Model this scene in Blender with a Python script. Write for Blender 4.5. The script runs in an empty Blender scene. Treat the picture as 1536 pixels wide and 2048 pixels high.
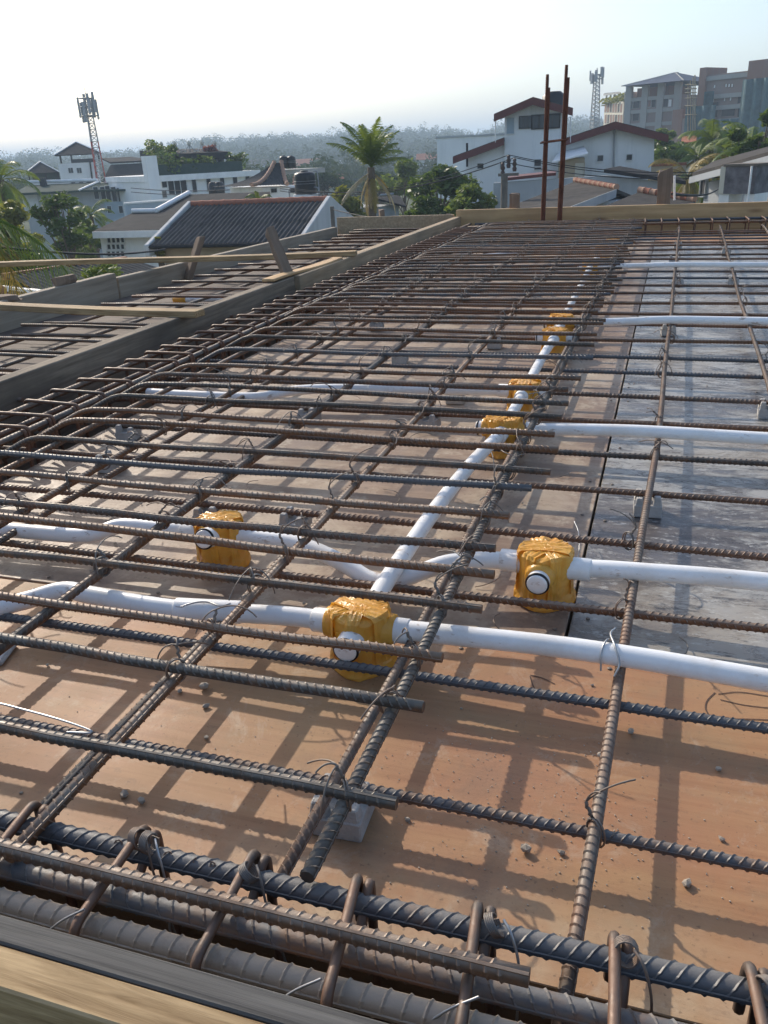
import bpy, bmesh, math, random
import numpy as np
from mathutils import Vector, Matrix, Quaternion

rnd = random.Random(7)
scn = bpy.context.scene
COL = scn.collection
R = math.radians

# ------------------------------------------------------------------ camera
CX, CY, FPX, EYE = 768.0, 1024.0, 1660.0, 0.55
_Y = np.array([1355 - CX, 278 - CY, FPX]); _Y /= np.linalg.norm(_Y)
_hd = np.array([math.cos(R(2.8)), -math.sin(R(2.8)), 0])
_U = np.cross(_hd, _Y); _U /= np.linalg.norm(_U)
if _U[1] > 0: _U = -_U
_X = np.cross(_Y, _U); _X /= np.linalg.norm(_X)
if _X[0] < 0: _X = -_X
RM = np.stack([_X, _Y, _U])              # camera space (x right, y down, z forward) -> world
cam_d = bpy.data.cameras.new('camera')
cam = bpy.data.objects.new('camera', cam_d); COL.objects.link(cam)
M3 = Matrix(((RM[0][0], -RM[0][1], -RM[0][2]), (RM[1][0], -RM[1][1], -RM[1][2]), (RM[2][0], -RM[2][1], -RM[2][2])))
cam.matrix_world = Matrix.Translation((0, 0, EYE)) @ M3.to_4x4()
cam_d.sensor_fit = 'VERTICAL'; cam_d.sensor_height = 36.0; cam_d.lens = 36.0 * FPX / 2048.0
cam_d.clip_start = 0.02; cam_d.clip_end = 12000
scn.camera = cam

# ------------------------------------------------------------------ sky, sun, exposure
SUN_AZ, SUN_EL = 50.0, 29.5              # degrees to the left of +Y, above the horizon
w = bpy.data.worlds.new('World'); scn.world = w; w.use_nodes = True
nt = w.node_tree; nt.nodes.clear()
sky = nt.nodes.new('ShaderNodeTexSky'); sky.sky_type = 'NISHITA'; sky.sun_disc = False
sky.sun_elevation = R(SUN_EL); sky.sun_rotation = R(-SUN_AZ)
sky.air_density = 1.0; sky.dust_density = 2.0; sky.ozone_density = 1.8; sky.altitude = 0
bg = nt.nodes.new('ShaderNodeBackground'); bg.inputs['Strength'].default_value = 0.118
wo = nt.nodes.new('ShaderNodeOutputWorld')
nt.links.new(sky.outputs[0], bg.inputs[0]); nt.links.new(bg.outputs[0], wo.inputs[0])
sl = bpy.data.lights.new('sun', 'SUN'); sl.energy = 2.4; sl.angle = R(0.55); sl.color = (1.0, 0.90, 0.76)
sun = bpy.data.objects.new('sun', sl); COL.objects.link(sun)
sd = Vector((-math.sin(R(SUN_AZ)) * math.cos(R(SUN_EL)), math.cos(R(SUN_AZ)) * math.cos(R(SUN_EL)), math.sin(R(SUN_EL))))
sun.rotation_euler = sd.to_track_quat('Z', 'Y').to_euler(); sun.location = sd * 60
vs = scn.view_settings
vs.view_transform = 'Standard'; vs.look = 'None'; vs.exposure = 0.82; vs.gamma = 1.0; vs.use_curve_mapping = False
try:
    scn.cycles.use_denoising = True
    scn.cycles.max_bounces = 4; scn.cycles.transparent_max_bounces = 4; scn.cycles.volume_bounces = 2; scn.cycles.use_adaptive_sampling = True; scn.cycles.adaptive_threshold = 0.015
except Exception: pass

GROUND = -7.5

# ------------------------------------------------------------------ helpers
def ray(u, v): return RM @ np.array([(u - CX) / FPX, (v - CY) / FPX, 1.0])
def atz(u, v, z):
    d = ray(u, v); t = (z - EYE) / d[2]; return Vector((d[0] * t, d[1] * t, z))
def G(u, v, D):                          # the point seen at (u, v) of the photograph at horizontal distance D metres
    d = ray(u, v); t = D / math.hypot(d[0], d[1]); return Vector((d[0] * t, d[1] * t, EYE + d[2] * t))

def tag(o, label=None, cat=None, group=None, kind=None):
    if label: o['label'] = label
    if cat: o['category'] = cat
    if group: o['group'] = group
    if kind: o['kind'] = kind
    return o
def empty(name, loc=(0, 0, 0), rz=0.0):
    o = bpy.data.objects.new(name, None); COL.objects.link(o); o.location = loc; o.rotation_euler = (0, 0, rz); o.empty_display_size = 0.05
    return o
def link(name, me, parent=None, loc=None, rot=None):
    o = bpy.data.objects.new(name, me); COL.objects.link(o)
    if parent: o.parent = parent
    if loc is not None: o.location = loc
    if rot is not None: o.rotation_euler = rot
    return o
def copy_tree(o, parent=None):
    c = o.copy(); COL.objects.link(c); c.parent = parent
    for ch in o.children: copy_tree(ch, c)
    return c

class MB:                                # mesh builder: collects verts and faces
    def __init__(s): s.v = []; s.f = []; s.sm = []
    def add(s, vs, fs, smooth=False):
        b = len(s.v); s.v += [tuple(p) for p in vs]; s.f += [tuple(i + b for i in f) for f in fs]; s.sm += [smooth] * len(fs)
        return s
    def box(s, a, b):
        x0, y0, z0 = a; x1, y1, z1 = b
        return s.add([(x0,y0,z0),(x1,y0,z0),(x1,y1,z0),(x0,y1,z0),(x0,y0,z1),(x1,y0,z1),(x1,y1,z1),(x0,y1,z1)],
                     [(0,3,2,1),(4,5,6,7),(0,1,5,4),(1,2,6,5),(2,3,7,6),(3,0,4,7)])
    def slab(s, pts, t):                 # polygon given by corner points, thickened downwards by t
        n = len(pts); P = [Vector(p) for p in pts]; Q = [p - Vector((0, 0, t)) for p in P]
        return s.add(P + Q, [tuple(range(n)), tuple(range(2 * n - 1, n - 1, -1))] + [(i, i + n, (i + 1) % n + n, (i + 1) % n) for i in range(n)])
    def prism(s, pts, d):                # polygon extruded along vector d
        n = len(pts); P = [Vector(p) for p in pts]; Q = [p + Vector(d) for p in P]
        return s.add(P + Q, [tuple(range(n)), tuple(range(2 * n - 1, n - 1, -1))] + [(i, i + n, (i + 1) % n + n, (i + 1) % n) for i in range(n)])
    def tube(s, path, r, n=8, caps=True, smooth=True):
        P = [Vector(p) for p in path]; rr = r if isinstance(r, (list, tuple)) else [r] * len(P)
        vs_, fr = [], None
        for i, p in enumerate(P):
            t = (P[min(i + 1, len(P) - 1)] - P[max(i - 1, 0)]).normalized()
            if fr is None:
                a = Vector((0, 0, 1)) if abs(t.z) < 0.9 else Vector((1, 0, 0)); nx = t.cross(a).normalized()
            else: nx = (fr - t * fr.dot(t)).normalized()
            fr = nx; ny = t.cross(nx)
            for k in range(n):
                c = 2 * math.pi * k / n; vs_.append(p + (nx * math.cos(c) + ny * math.sin(c)) * rr[i])
        fs = [(i * n + k, i * n + (k + 1) % n, (i + 1) * n + (k + 1) % n, (i + 1) * n + k) for i in range(len(P) - 1) for k in range(n)]
        s.add(vs_, fs, smooth)
        if caps: s.add(vs_[:n], [tuple(range(n - 1, -1, -1))]); s.add(vs_[-n:], [tuple(range(n))])
        return s
    def lathe(s, prof, n=24, origin=(0, 0, 0), axis=(0, 0, 1), smooth=True):   # profile of (radius, height) pairs about an axis
        ax = Vector(axis).normalized(); a = Vector((1, 0, 0)) if abs(ax.x) < 0.9 else Vector((0, 1, 0)); nx = ax.cross(a).normalized(); ny = ax.cross(nx); o = Vector(origin)
        vs_ = [o + ax * h + (nx * math.cos(2*math.pi*k/n) + ny * math.sin(2*math.pi*k/n)) * r for r, h in prof for k in range(n)]
        fs = [(i * n + k, i * n + (k + 1) % n, (i + 1) * n + (k + 1) % n, (i + 1) * n + k) for i in range(len(prof) - 1) for k in range(n)]
        s.add(vs_, fs, smooth); s.add(vs_[:n], [tuple(range(n - 1, -1, -1))]); s.add(vs_[-n:], [tuple(range(n))])
        return s
    def mesh(s, name, mat, bevel=0.0):
        me = bpy.data.meshes.new(name); me.from_pydata(s.v, [], s.f)
        me.polygons.foreach_set('use_smooth', s.sm)
        bm = bmesh.new(); bm.from_mesh(me)
        if bevel:
            bmesh.ops.remove_doubles(bm, verts=bm.verts, dist=1e-6)
            bmesh.ops.bevel(bm, geom=list(bm.edges), offset=bevel, segments=1, affect='EDGES', clamp_overlap=True)
        bmesh.ops.recalc_face_normals(bm, faces=bm.faces)
        bm.to_mesh(me); bm.free()
        if mat: me.materials.append(mat)
        me.update(); return me
    def build(s, name, mat, parent=None, loc=None, rot=None, bevel=0.0):
        return link(name, s.mesh(name, mat, bevel), parent, loc, rot)

def raw_mesh(name, V, F, mat, smooth=False):     # fast path, quads or tris as numpy arrays
    me = bpy.data.meshes.new(name); V = np.asarray(V, np.float32); F = np.asarray(F, np.int32); k = F.shape[1]
    me.vertices.add(len(V)); me.vertices.foreach_set('co', V.ravel())
    me.loops.add(F.size); me.loops.foreach_set('vertex_index', F.ravel())
    me.polygons.add(len(F)); me.polygons.foreach_set('loop_start', np.arange(0, F.size, k, dtype=np.int32))
    me.polygons.foreach_set('loop_total', np.full(len(F), k, np.int32))
    me.polygons.foreach_set('use_smooth', np.full(len(F), smooth))
    if mat: me.materials.append(mat)
    me.update(); me.validate(); return me

# ------------------------------------------------------------------ materials
class NB:
    def __init__(s, name):
        s.m = bpy.data.materials.new(name); s.m.use_nodes = True; s.t = s.m.node_tree; s.t.nodes.clear()
        s.out = s.n('ShaderNodeOutputMaterial'); s.b = s.n('ShaderNodeBsdfPrincipled'); s.l(s.b.outputs[0], s.out.inputs[0])
        s.co = s.n('ShaderNodeTexCoord').outputs['Object']
    def n(s, t, **k):
        x = s.t.nodes.new(t)
        for a, b in k.items(): setattr(x, a, b)
        return x
    def l(s, a, b): s.t.links.new(a, b)
    def map(s, scale=(1, 1, 1), rot=(0, 0, 0), src=None):
        m = s.n('ShaderNodeMapping'); m.inputs['Scale'].default_value = scale; m.inputs['Rotation'].default_value = rot
        s.l(src or s.co, m.inputs[0]); return m.outputs[0]
    def noise(s, scale=5, detail=5, rough=0.6, co=None, dist=0.0):
        x = s.n('ShaderNodeTexNoise'); x.inputs['Scale'].default_value = scale; x.inputs['Detail'].default_value = detail
        x.inputs['Roughness'].default_value = rough; x.inputs['Distortion'].default_value = dist; s.l(co or s.co, x.inputs['Vector']); return x.outputs['Fac']
    def ramp(s, fac, stops):
        r = s.n('ShaderNodeValToRGB'); e = r.color_ramp.elements
        while len(e) < len(stops): e.new(0.5)
        for i, (p, c) in enumerate(stops): e[i].position = p; e[i].color = (*c, 1) if len(c) == 3 else c
        s.l(fac, r.inputs[0]); return r.outputs[0]
    def val(s, fac, lo, hi, a=0.0, b=1.0):
        m = s.n('ShaderNodeMapRange'); m.inputs[1].default_value = lo; m.inputs[2].default_value = hi; m.inputs[3].default_value = a; m.inputs[4].default_value = b
        s.l(fac, m.inputs[0]); return m.outputs[0]
    def mix(s, fac, a, b, mode='MIX'):
        x = s.n('ShaderNodeMix', data_type='RGBA', blend_type=mode)
        for sock, q in ((x.inputs[0], fac), (x.inputs[6], a), (x.inputs[7], b)):
            if isinstance(q, (int, float)): sock.default_value = q
            elif isinstance(q, tuple): sock.default_value = (*q, 1)
            else: s.l(q, sock)
        return x.outputs[2]
    def math(s, op, a, b=0.0):
        x = s.n('ShaderNodeMath', operation=op)
        for i, q in enumerate((a, b)):
            if isinstance(q, (int, float)): x.inputs[i].default_value = q
            else: s.l(q, x.inputs[i])
        return x.outputs[0]
    def rand(s): return s.n('ShaderNodeObjectInfo').outputs['Random']
    def sep(s, src=None):
        x = s.n('ShaderNodeSeparateXYZ'); s.l(src or s.co, x.inputs[0]); return x.outputs
    def set(s, col=None, rough=0.6, metal=0.0, spec=0.5, bump=None, bs=0.3, bd=0.01, coat=0.0):
        for nm, q in (('Base Color', col), ('Roughness', rough), ('Metallic', metal), ('Specular IOR Level', spec), ('Coat Weight', coat)):
            if q is None: continue
            k = s.b.inputs[nm]
            if isinstance(q, (int, float)): k.default_value = q
            elif isinstance(q, tuple): k.default_value = (*q, 1)
            else: s.l(q, k)
        if bump is not None:
            bp = s.n('ShaderNodeBump'); bp.inputs['Strength'].default_value = bs; bp.inputs['Distance'].default_value = bd
            s.l(bump, bp.inputs['Height']); s.l(bp.outputs[0], s.b.inputs['Normal'])
        return s.m

def m_plain(name, c, rough=0.6, var=0.15, scale=3.0, metal=0.0, bump=0.0, spec=0.4, rv=0.0):
    n = NB(name); f = n.noise(scale, 6, 0.65)
    lo = tuple(max(0, x * (1 - var)) for x in c); hi = tuple(min(1, x * (1 + var)) for x in c)
    col = n.ramp(f, [(0.3, lo), (0.7, hi)])
    if rv: col = n.mix(n.val(n.rand(), 0, 1, 0, rv), col, (0.02, 0.02, 0.02))
    return n.set(col, rough, metal, spec, n.noise(scale * 12, 4) if bump else None, bump, 0.01)

def m_steel(name, base, rust, amount, dusty=0.25, dust_lit_col=(0.37, 0.32, 0.26)):  # last two: strength and colour of the painted sunlit, dusty tops
    n = NB(name)
    r = n.rand()
    f = n.noise(7, 6, 0.7); g = n.noise(90, 4, 0.7); h = n.noise(28, 5, 0.7)
    k = n.math('ADD', n.math('ADD', n.math('MULTIPLY', f, 0.45), n.math('MULTIPLY', g, 0.2)), n.math('MULTIPLY', h, 0.35))
    k = n.math('ADD', k, n.val(r, 0, 1, -0.09, 0.09))
    col = n.ramp(k, [(0.60 - amount * 0.25 - 0.06, base), (0.60 - amount * 0.25 + 0.07, rust)])
    geo = n.n('ShaderNodeNewGeometry'); up = n.sep(geo.outputs['Normal'])[2]
    dust = n.math('MULTIPLY', n.val(up, 0.25, 0.85), n.val(n.noise(30, 5), 0.35, 0.62, 0.35, 1.0))  # up-facing sides painted pale as sunlit, broken into dusty patches
    col = n.mix(n.math('MULTIPLY', dust, dusty), col, dust_lit_col)  # paints the sunlit, dusty tops over the steel colour
    return n.set(col, n.val(g, 0.3, 0.7, 0.42, 0.72), 0.15, 0.45, g, 0.35, 0.0015)

def m_wood(name, a, b, grain=(1, 40, 40), rough=0.75, dirt=(0.08, 0.075, 0.07), dirt_amt=0.5, knots=True):
    n = NB(name)
    co = n.map(grain)
    rnd_off = n.n('ShaderNodeVectorMath', operation='ADD'); n.l(co, rnd_off.inputs[0])
    cmb = n.n('ShaderNodeCombineXYZ'); rr = n.rand()
    for i in range(3): n.l(n.math('MULTIPLY', rr, 37.0 + i * 11), cmb.inputs[i])
    n.l(cmb.outputs[0], rnd_off.inputs[1]); co = rnd_off.outputs[0]
    f = n.noise(1.0, 6, 0.6, co, 0.6)
    big = n.noise(2.2, 5, 0.6)
    col = n.ramp(f, [(0.28, a), (0.72, b)])
    col = n.mix(n.math('MULTIPLY', n.val(big, 0.45, 0.7), dirt_amt), col, dirt)
    if knots:
        v = n.n('ShaderNodeTexVoronoi'); v.inputs['Scale'].default_value = 1.0
        n.l(n.map(tuple(1.9 if g <= 2 else 7.5 for g in grain)), v.inputs['Vector'])
        kk = n.val(v.outputs['Distance'], 0.04, 0.13, 1.0, 0.0)
        col = n.mix(n.math('MULTIPLY', kk, 0.75), col, (0.16, 0.06, 0.02))
    return n.set(col, rough, 0, 0.25, f, 0.35, 0.002)

def m_ply_red():
    n = NB('plywood red')
    f = n.noise(1.0, 7, 0.65, n.map((2.5, 60, 1)), 0.8); big = n.noise(3.5, 5, 0.6); fine = n.noise(260, 3, 0.7)
    col = n.ramp(f, [(0.25, (0.273, 0.129, 0.060)), (0.5, (0.387, 0.194, 0.095)), (0.78, (0.466, 0.261, 0.130))])
    col = n.mix(n.val(big, 0.42, 0.62, 0, 0.6), col, (0.396, 0.261, 0.132))
    dust = n.noise(8, 7, 0.75)
    col = n.mix(n.val(dust, 0.50, 0.68, 0, 0.55), col, (0.317, 0.232, 0.136))
    # pale cement wash along the front edge of the sheet
    y = n.sep()[1]
    edge = n.math('MULTIPLY', n.val(y, 0.43, 0.53, 1.0, 0.0), n.val(n.noise(20, 5), 0.35, 0.65))
    col = n.mix(n.math('MULTIPLY', edge, 0.55), col, (0.546, 0.430, 0.293))
    col = n.mix(n.val(n.noise(2.1, 4, .6, n.map((1, 2.2, 1), (0, 0, .4))), .50, .62, 0, .45), col, (0.370, 0.167, 0.092))
    sm = n.noise(6.5, 7, .75, None, .8); col = n.mix(n.val(sm, .53, .66, 0, .5), col, (0.24, 0.15, 0.095))
    pale = n.noise(11, 7, .78, n.map((1, 1, 1), (0, 0, 1.3)), .5); col = n.mix(n.val(pale, .54, .66, 0, .45), col, (0.52, 0.42, 0.31))
    fl = n.noise(85, 4, .7); col = n.mix(n.val(fl, .58, .68, 0, .35), col, (0.22, 0.13, 0.08))
    specks = n.val(n.noise(190, 2, 0.5), 0.66, 0.72)
    col = n.mix(n.math('MULTIPLY', specks, 0.5), col, (0.141, 0.091, 0.056))
    hb = n.math('ADD', n.math('MULTIPLY', f, 0.5), n.math('MULTIPLY', fine, 0.5))
    return n.set(col, n.val(big, 0.3, 0.7, 0.5, 0.72), 0, 0.35, hb, 0.25, 0.002)

def m_ply_brown():
    n = NB('plywood brown')
    f = n.noise(1.0, 7, 0.65, n.map((3, 40, 1)), 0.7); big = n.noise(3.2, 7, 0.7, None, 0.6); med = n.noise(14, 7, 0.75)
    col = n.ramp(f, [(0.3, (0.203, 0.130, 0.091)), (0.7, (0.365, 0.260, 0.183))])
    col = n.mix(n.val(big, 0.46, 0.58, 0, 0.7), col, (0.486, 0.390, 0.287))
    col = n.mix(n.val(n.noise(5, 6, .7, n.map((1, 1, 1), (0, 0, 2))), 0.52, 0.60, 0, 0.6), col, (0.176, 0.124, 0.098))
    col = n.mix(n.val(med, 0.54, 0.66, 0, 0.6), col, (0.594, 0.507, 0.390))
    col = n.mix(n.val(n.noise(70, 4, .7), 0.60, 0.68, 0, 0.5), col, (0.108, 0.085, 0.067))
    return n.set(col, n.val(med, 0.3, 0.7, 0.42, 0.7), 0, 0.4, n.noise(150, 4), 0.2, 0.002)

def m_ply_film():
    n = NB('plywood film faced')
    f = n.noise(1.0, 8, 0.7, n.map((2.5, 26, 1)), 1.2); big = n.noise(3.6, 8, 0.72, n.map((.7, 1.3, 1)), 1.4); med = n.noise(16, 8, 0.8, n.map((0.6, 1.5, 1)), 1.0)
    col = n.ramp(f, [(0.3, (0.063, 0.056, 0.054)), (0.7, (0.159, 0.138, 0.127))])
    cem = n.val(n.math('ADD', n.math('MULTIPLY', big, 0.6), n.math('MULTIPLY', med, 0.4)), 0.475, 0.545)
    col = n.mix(n.math('MULTIPLY', cem, 0.88), col, (0.402, 0.390, 0.361))
    tan = n.val(n.noise(3.3, 5, 0.6, n.map((1, 1, 1), (0, 0, 1.0))), 0.52, 0.60)
    col = n.mix(n.math('MULTIPLY', tan, 0.5), col, (0.335, 0.277, 0.205))
    fleck = n.val(n.noise(60, 5, 0.8, n.map((0.6, 1.5, 1))), 0.56, 0.62)
    col = n.mix(n.math('MULTIPLY', fleck, 0.7), col, (0.520, 0.512, 0.476))
    dark = n.val(n.noise(30, 6, 0.8, n.map((0.45, 1.5, 1), (0, 0, 0.3))), 0.56, 0.62)
    col = n.mix(n.math('MULTIPLY', dark, 0.75), col, (0.038, 0.036, 0.037))
    return n.set(col, n.val(med, 0.35, 0.65, 0.18, 0.42), 0, 0.5, n.math('ADD', med, n.math('MULTIPLY', cem, 0.5)), 0.3, 0.002)

def m_wall(name, c, stain=0.35, rough=0.85, scale=0.35, stain_col=(0.22, 0.23, 0.23)):
    n = NB(name)
    f = n.noise(scale, 6, 0.7); st = n.noise(1.0, 6, 0.7, n.map((1.4, 1.4, 0.16)))
    col = n.ramp(f, [(0.3, tuple(x * 0.9 for x in c)), (0.7, c)])
    col = n.mix(n.math('MULTIPLY', n.val(st, 0.50, 0.74), stain), col, stain_col)
    return n.set(col, rough, 0, 0.25, n.noise(9, 5), 0.15, 0.02)

def m_leaf(name, a, b, back=0.35, spec=0.35):
    n = NB(name)
    r = n.noise(1.1, 3); r2 = n.noise(9, 2)
    col = n.ramp(n.math('ADD', n.math('MULTIPLY', r, 0.55), n.math('MULTIPLY', r2, 0.45)), [(0.34, a), (0.66, b)])
    m = n.set(col, 0.5 if spec else 1.0, 0, spec)
    tr = n.n('ShaderNodeBsdfTranslucent'); n.l(n.mix(0.4, col, (b[0] * 1.6, b[1] * 1.5, b[2] * 0.5)), tr.inputs[0])
    ms = n.n('ShaderNodeMixShader'); ms.inputs[0].default_value = back
    n.l(n.b.outputs[0], ms.inputs[1]); n.l(tr.outputs[0], ms.inputs[2]); n.l(ms.outputs[0], n.out.inputs[0])
    return m

def m_tape():
    n = NB('amber tape')
    f = n.noise(22, 4, 0.6, None, 1.0); g = n.noise(1.0, 5, 0.6, n.map((60, 60, 9)))
    rid = n.math('ABSOLUTE', n.math('SUBTRACT', n.noise(38, 3, 0.55, None, 2.0), 0.5))
    col = n.ramp(f, [(0.3, (0.84, 0.38, 0.035)), (0.7, (0.95, 0.57, 0.13))])
    m = n.set(col, 0.25, 0, 0.5, n.math('ADD', n.math('MULTIPLY', g, 1.3), n.math('MULTIPLY', rid, 1.0)), 0.5, 0.003)
    tr = n.n('ShaderNodeBsdfTranslucent'); tr.inputs[0].default_value = (0.9, 0.5, 0.05, 1)
    ms = n.n('ShaderNodeMixShader'); ms.inputs[0].default_value = 0.25
    n.l(n.b.outputs[0], ms.inputs[1]); n.l(tr.outputs[0], ms.inputs[2]); n.l(ms.outputs[0], n.out.inputs[0])
    return m

def m_pvc():
    n = NB('white pvc')
    d = n.noise(9, 6, 0.75); s = n.noise(70, 4, 0.7, n.map((0.35, 1, 1)))
    col = n.mix(n.math('MULTIPLY', n.val(d, 0.50, 0.70), 0.40), (0.86, 0.855, 0.84), (0.60, 0.51, 0.41))
    col = n.mix(n.math('MULTIPLY', n.val(s, 0.61, 0.68), 0.65), col, (0.36, 0.24, 0.16))
    return n.set(col, 0.32, 0, 0.5, d, 0.05, 0.001)

MT = dict(
    steel=m_steel('rebar grey', (0.070, 0.058, 0.049), (0.175, 0.088, 0.045), 0.46, 0.60),
    steel_rust=m_steel('rebar rusty', (0.080, 0.064, 0.054), (0.165, 0.085, 0.050), 0.50, 0.50),
    steel_blue=m_steel('rebar mill scale', (0.082, 0.092, 0.106), (0.150, 0.085, 0.055), 0.12, 0.35),
    steel_cem=m_steel('rebar cement coated', (0.20, 0.135, 0.095), (0.44, 0.355, 0.275), 0.6, 0.5),
    rust=m_plain('rust brown steel', (0.15, 0.058, 0.034), 0.75, 0.35, 25, 0.2, 0.3),
    stirrup=m_steel('stirrup steel', (0.085, 0.060, 0.047), (0.165, 0.080, 0.045), 0.55, 0.22),
    wire=m_steel('tie wire', (0.15, 0.14, 0.13), (0.20, 0.13, 0.09), 0.4, 0.3),
    wire_bright=m_plain('bright wire', (0.42, 0.42, 0.42), 0.35, 0.2, 40, 0.7),
    pvc=m_pvc(), black=m_plain('black rubber', (0.012, 0.012, 0.014), 0.4), tape=m_tape(),
    concrete=m_plain('spacer concrete', (0.46, 0.44, 0.41), 0.9, 0.22, 30, 0, 0.4),
    ply_red=m_ply_red(), ply_brown=m_ply_brown(), ply_film=m_ply_film(),
    pine=m_wood('pine board', (0.44, 0.27, 0.125), (0.66, 0.45, 0.24), (2, 60, 30), 0.7, (0.32, 0.20, 0.11), 0.5),
    pine_y=m_wood('weathered board', (0.28, 0.20, 0.12), (0.52, 0.39, 0.255), (60, 3, 60), 0.8, (0.20, 0.165, 0.12), 0.6, False),
    dark_board=m_wood('dark board', (0.13, 0.102, 0.075), (0.33, 0.265, 0.195), (60, 4, 80), 0.85, (0.075, 0.065, 0.055), 0.7, False),
    grey_board=m_wood('grey board', (0.23, 0.185, 0.135), (0.40, 0.335, 0.255), (50, 3, 50), 0.85, (0.40, 0.345, 0.275), 0.6, False),
    greyx=m_wood('grey plank', (0.05, 0.048, 0.046), (0.15, 0.143, 0.132), (6, 300, 60), 0.8, (0.10, 0.09, 0.08), 0.4, False),
    tanx=m_wood('tan batten', (0.19, 0.115, 0.05), (0.56, 0.40, 0.22), (10, 160, 200), 0.8, (0.17, 0.12, 0.075), 0.65),
    trough=m_wood('trough board', (0.17, 0.11, 0.065), (0.27, 0.18, 0.11), (3, 30, 30), 0.85, (0.12, 0.09, 0.07), 0.5, False),
    trough_y=m_wood('trough board lengthwise', (0.32, 0.185, 0.10), (0.48, 0.31, 0.18), (30, 3, 30), 0.85, (0.22, 0.16, 0.11), 0.5, False),
    ply_shade=m_wood('shaded plywood', (0.10, 0.075, 0.058), (0.19, 0.15, 0.12), (6, 30, 1), 0.8, (0.09, 0.07, 0.06), 0.6, False),  # plywood darkened, the narrow strip's shade put into its colour
    stake=m_wood('old stake', (0.17, 0.12, 0.085), (0.30, 0.225, 0.165), (30, 30, 2), 0.9, (0.08, 0.07, 0.06), 0.6, False),
    stone=m_plain('crumb', (0.44, 0.38, 0.31), 0.9, 0.3, 40, 0, 0.4),
    ink=m_plain('pencil mark', (0.10, 0.06, 0.045), 0.8),
)

# ------------------------------------------------------------------ the deck (setting)
deck = tag(empty('deck'), kind='structure')
def sheet(x0, x1, y0, y1, mat, dz=0.0, parent=deck):
    return MB().box((x0, y0, -0.018 + dz), (x1, y1, dz)).build('plywood_sheet', MT[mat], parent, bevel=0.0008)
SEAM = -0.079
near_sheet = sheet(-1.19, 1.25, 0.418, 0.852, 'ply_red'); sheet(1.254, 2.2, 0.418, 0.852, 'ply_red', -0.001)
ys = [0.857, 2.077, 3.297, 4.517, 5.74]
for i in range(4):
    sheet(-1.19, SEAM - 0.002, ys[i] + 0.002, ys[i + 1] - 0.002, 'ply_brown', -0.001 - 0.001 * (i % 2))
    m = 'ply_film' if i < 3 else 'ply_film'
    y1 = ys[i + 1] if i < 3 else 5.25
    sheet(SEAM + 0.002, 1.14, ys[i] + 0.002, y1 - 0.002, m, -0.0005 - 0.001 * (i % 2))
    sheet(1.144, 2.2, ys[i] + 0.002, y1 - 0.002, m, -0.0015)
sheet(SEAM + 0.002, 2.2, 5.252, 5.74, 'ply_red', -0.001)
MB().box((-1.19, 0.418, -0.045), (2.2, 5.74, -0.0225)).build('deck_bearer_layer', MT['trough'], deck)
# deck of the lower strip beyond the middle board, its shade put into the colour
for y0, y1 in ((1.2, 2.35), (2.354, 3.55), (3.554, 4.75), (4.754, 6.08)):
    sheet(-2.35, -1.465, y0, y1, 'ply_shade', -0.002)
def trough(name, a, b, mat):
    x0, y0 = a; x1, y1 = b
    o = MB().box((x0, y0, -0.262), (x1, y1, -0.24)).build(name, MT[mat]); return tag(o, kind='structure')
trough('beam_soffit', (-1.42, 0.27), (2.2, 0.418), 'trough')
trough('beam_soffit', (-1.42, 0.42), (-1.19, 5.74), 'trough_y')
trough('beam_soffit', (-1.42, 5.745), (2.2, 6.09), 'trough')
for a, b, mt in (((-1.19, 0.4185, -0.24), (2.2, 0.436, -0.046), 'trough'), ((-1.2075, 0.437, -0.239), (-1.19, 5.739, -0.019), 'trough_y'), ((-1.19, 5.7405, -0.24), (2.2, 5.758, -0.02), 'trough')):
    tag(MB().box(a, b).build('beam_side_form', MT[mt]), kind='structure')
low = MB().box((-2.3, 0.5, GROUND), (2.2, 6.0, -0.30)).build('lower_storey', m_wall('bare block wall', (0.30, 0.29, 0.27)))
tag(low, 'grey blockwork storey carrying the formwork deck', 'building')

# ------------------------------------------------------------------ formwork boards
def board(a, b, mat, label, name='formwork_board', bevel=0.003, rot=None):
    ax, bx_ = Vector(a), Vector(b); c = (ax + bx_) / 2; h = (bx_ - ax) / 2
    o = MB().box(-h, h).build(name, MT[mat], None, c, rot, bevel); return tag(o, label, 'board')
board((-1.462, 0.45, -0.24), (-1.42, 3.16, 0.112), 'dark_board', 'long dark weathered board on edge between the two slab areas')
board((-1.456, 3.165, -0.24), (-1.408, 6.098, 0.114), 'pine_y', 'paler weathered board on edge running up to the far pine board', rot=(0, 0, R(0.35)))
board((-1.452, 6.10, -0.24), (2.2, 6.14, 0.158), 'pine', 'wide yellow pine board with knots along the far edge of the deck')
board((-2.36, 6.10, -0.10), (-1.47, 6.135, 0.128), 'pine_y', 'grey brown board closing the far end of the narrow strip')
board((-2.40, 1.2, -0.10), (-2.36, 3.30, 0.103), 'grey_board', 'cement grey edge board of the narrow strip with a stone chip on it', rot=(R(0.35), 0, 0))
board((-2.395, 3.31, -0.10), (-2.357, 6.09, 0.075), 'grey_board', 'cement grey edge board sloping down towards the palm', rot=(R(-0.5), 0, 0))
board((-1.6, 0.272, -0.24), (2.2, 0.290, 0.108), 'greyx', 'thin grey weathered plank on edge in front of the beam cage', bevel=0.0012)
board((-1.6, 0.2465, -0.01), (0.6, 0.2718, 0.1070), 'tanx', 'thick tan timber batten fixed against the grey plank', name='timber_batten', bevel=0.0015)
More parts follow.
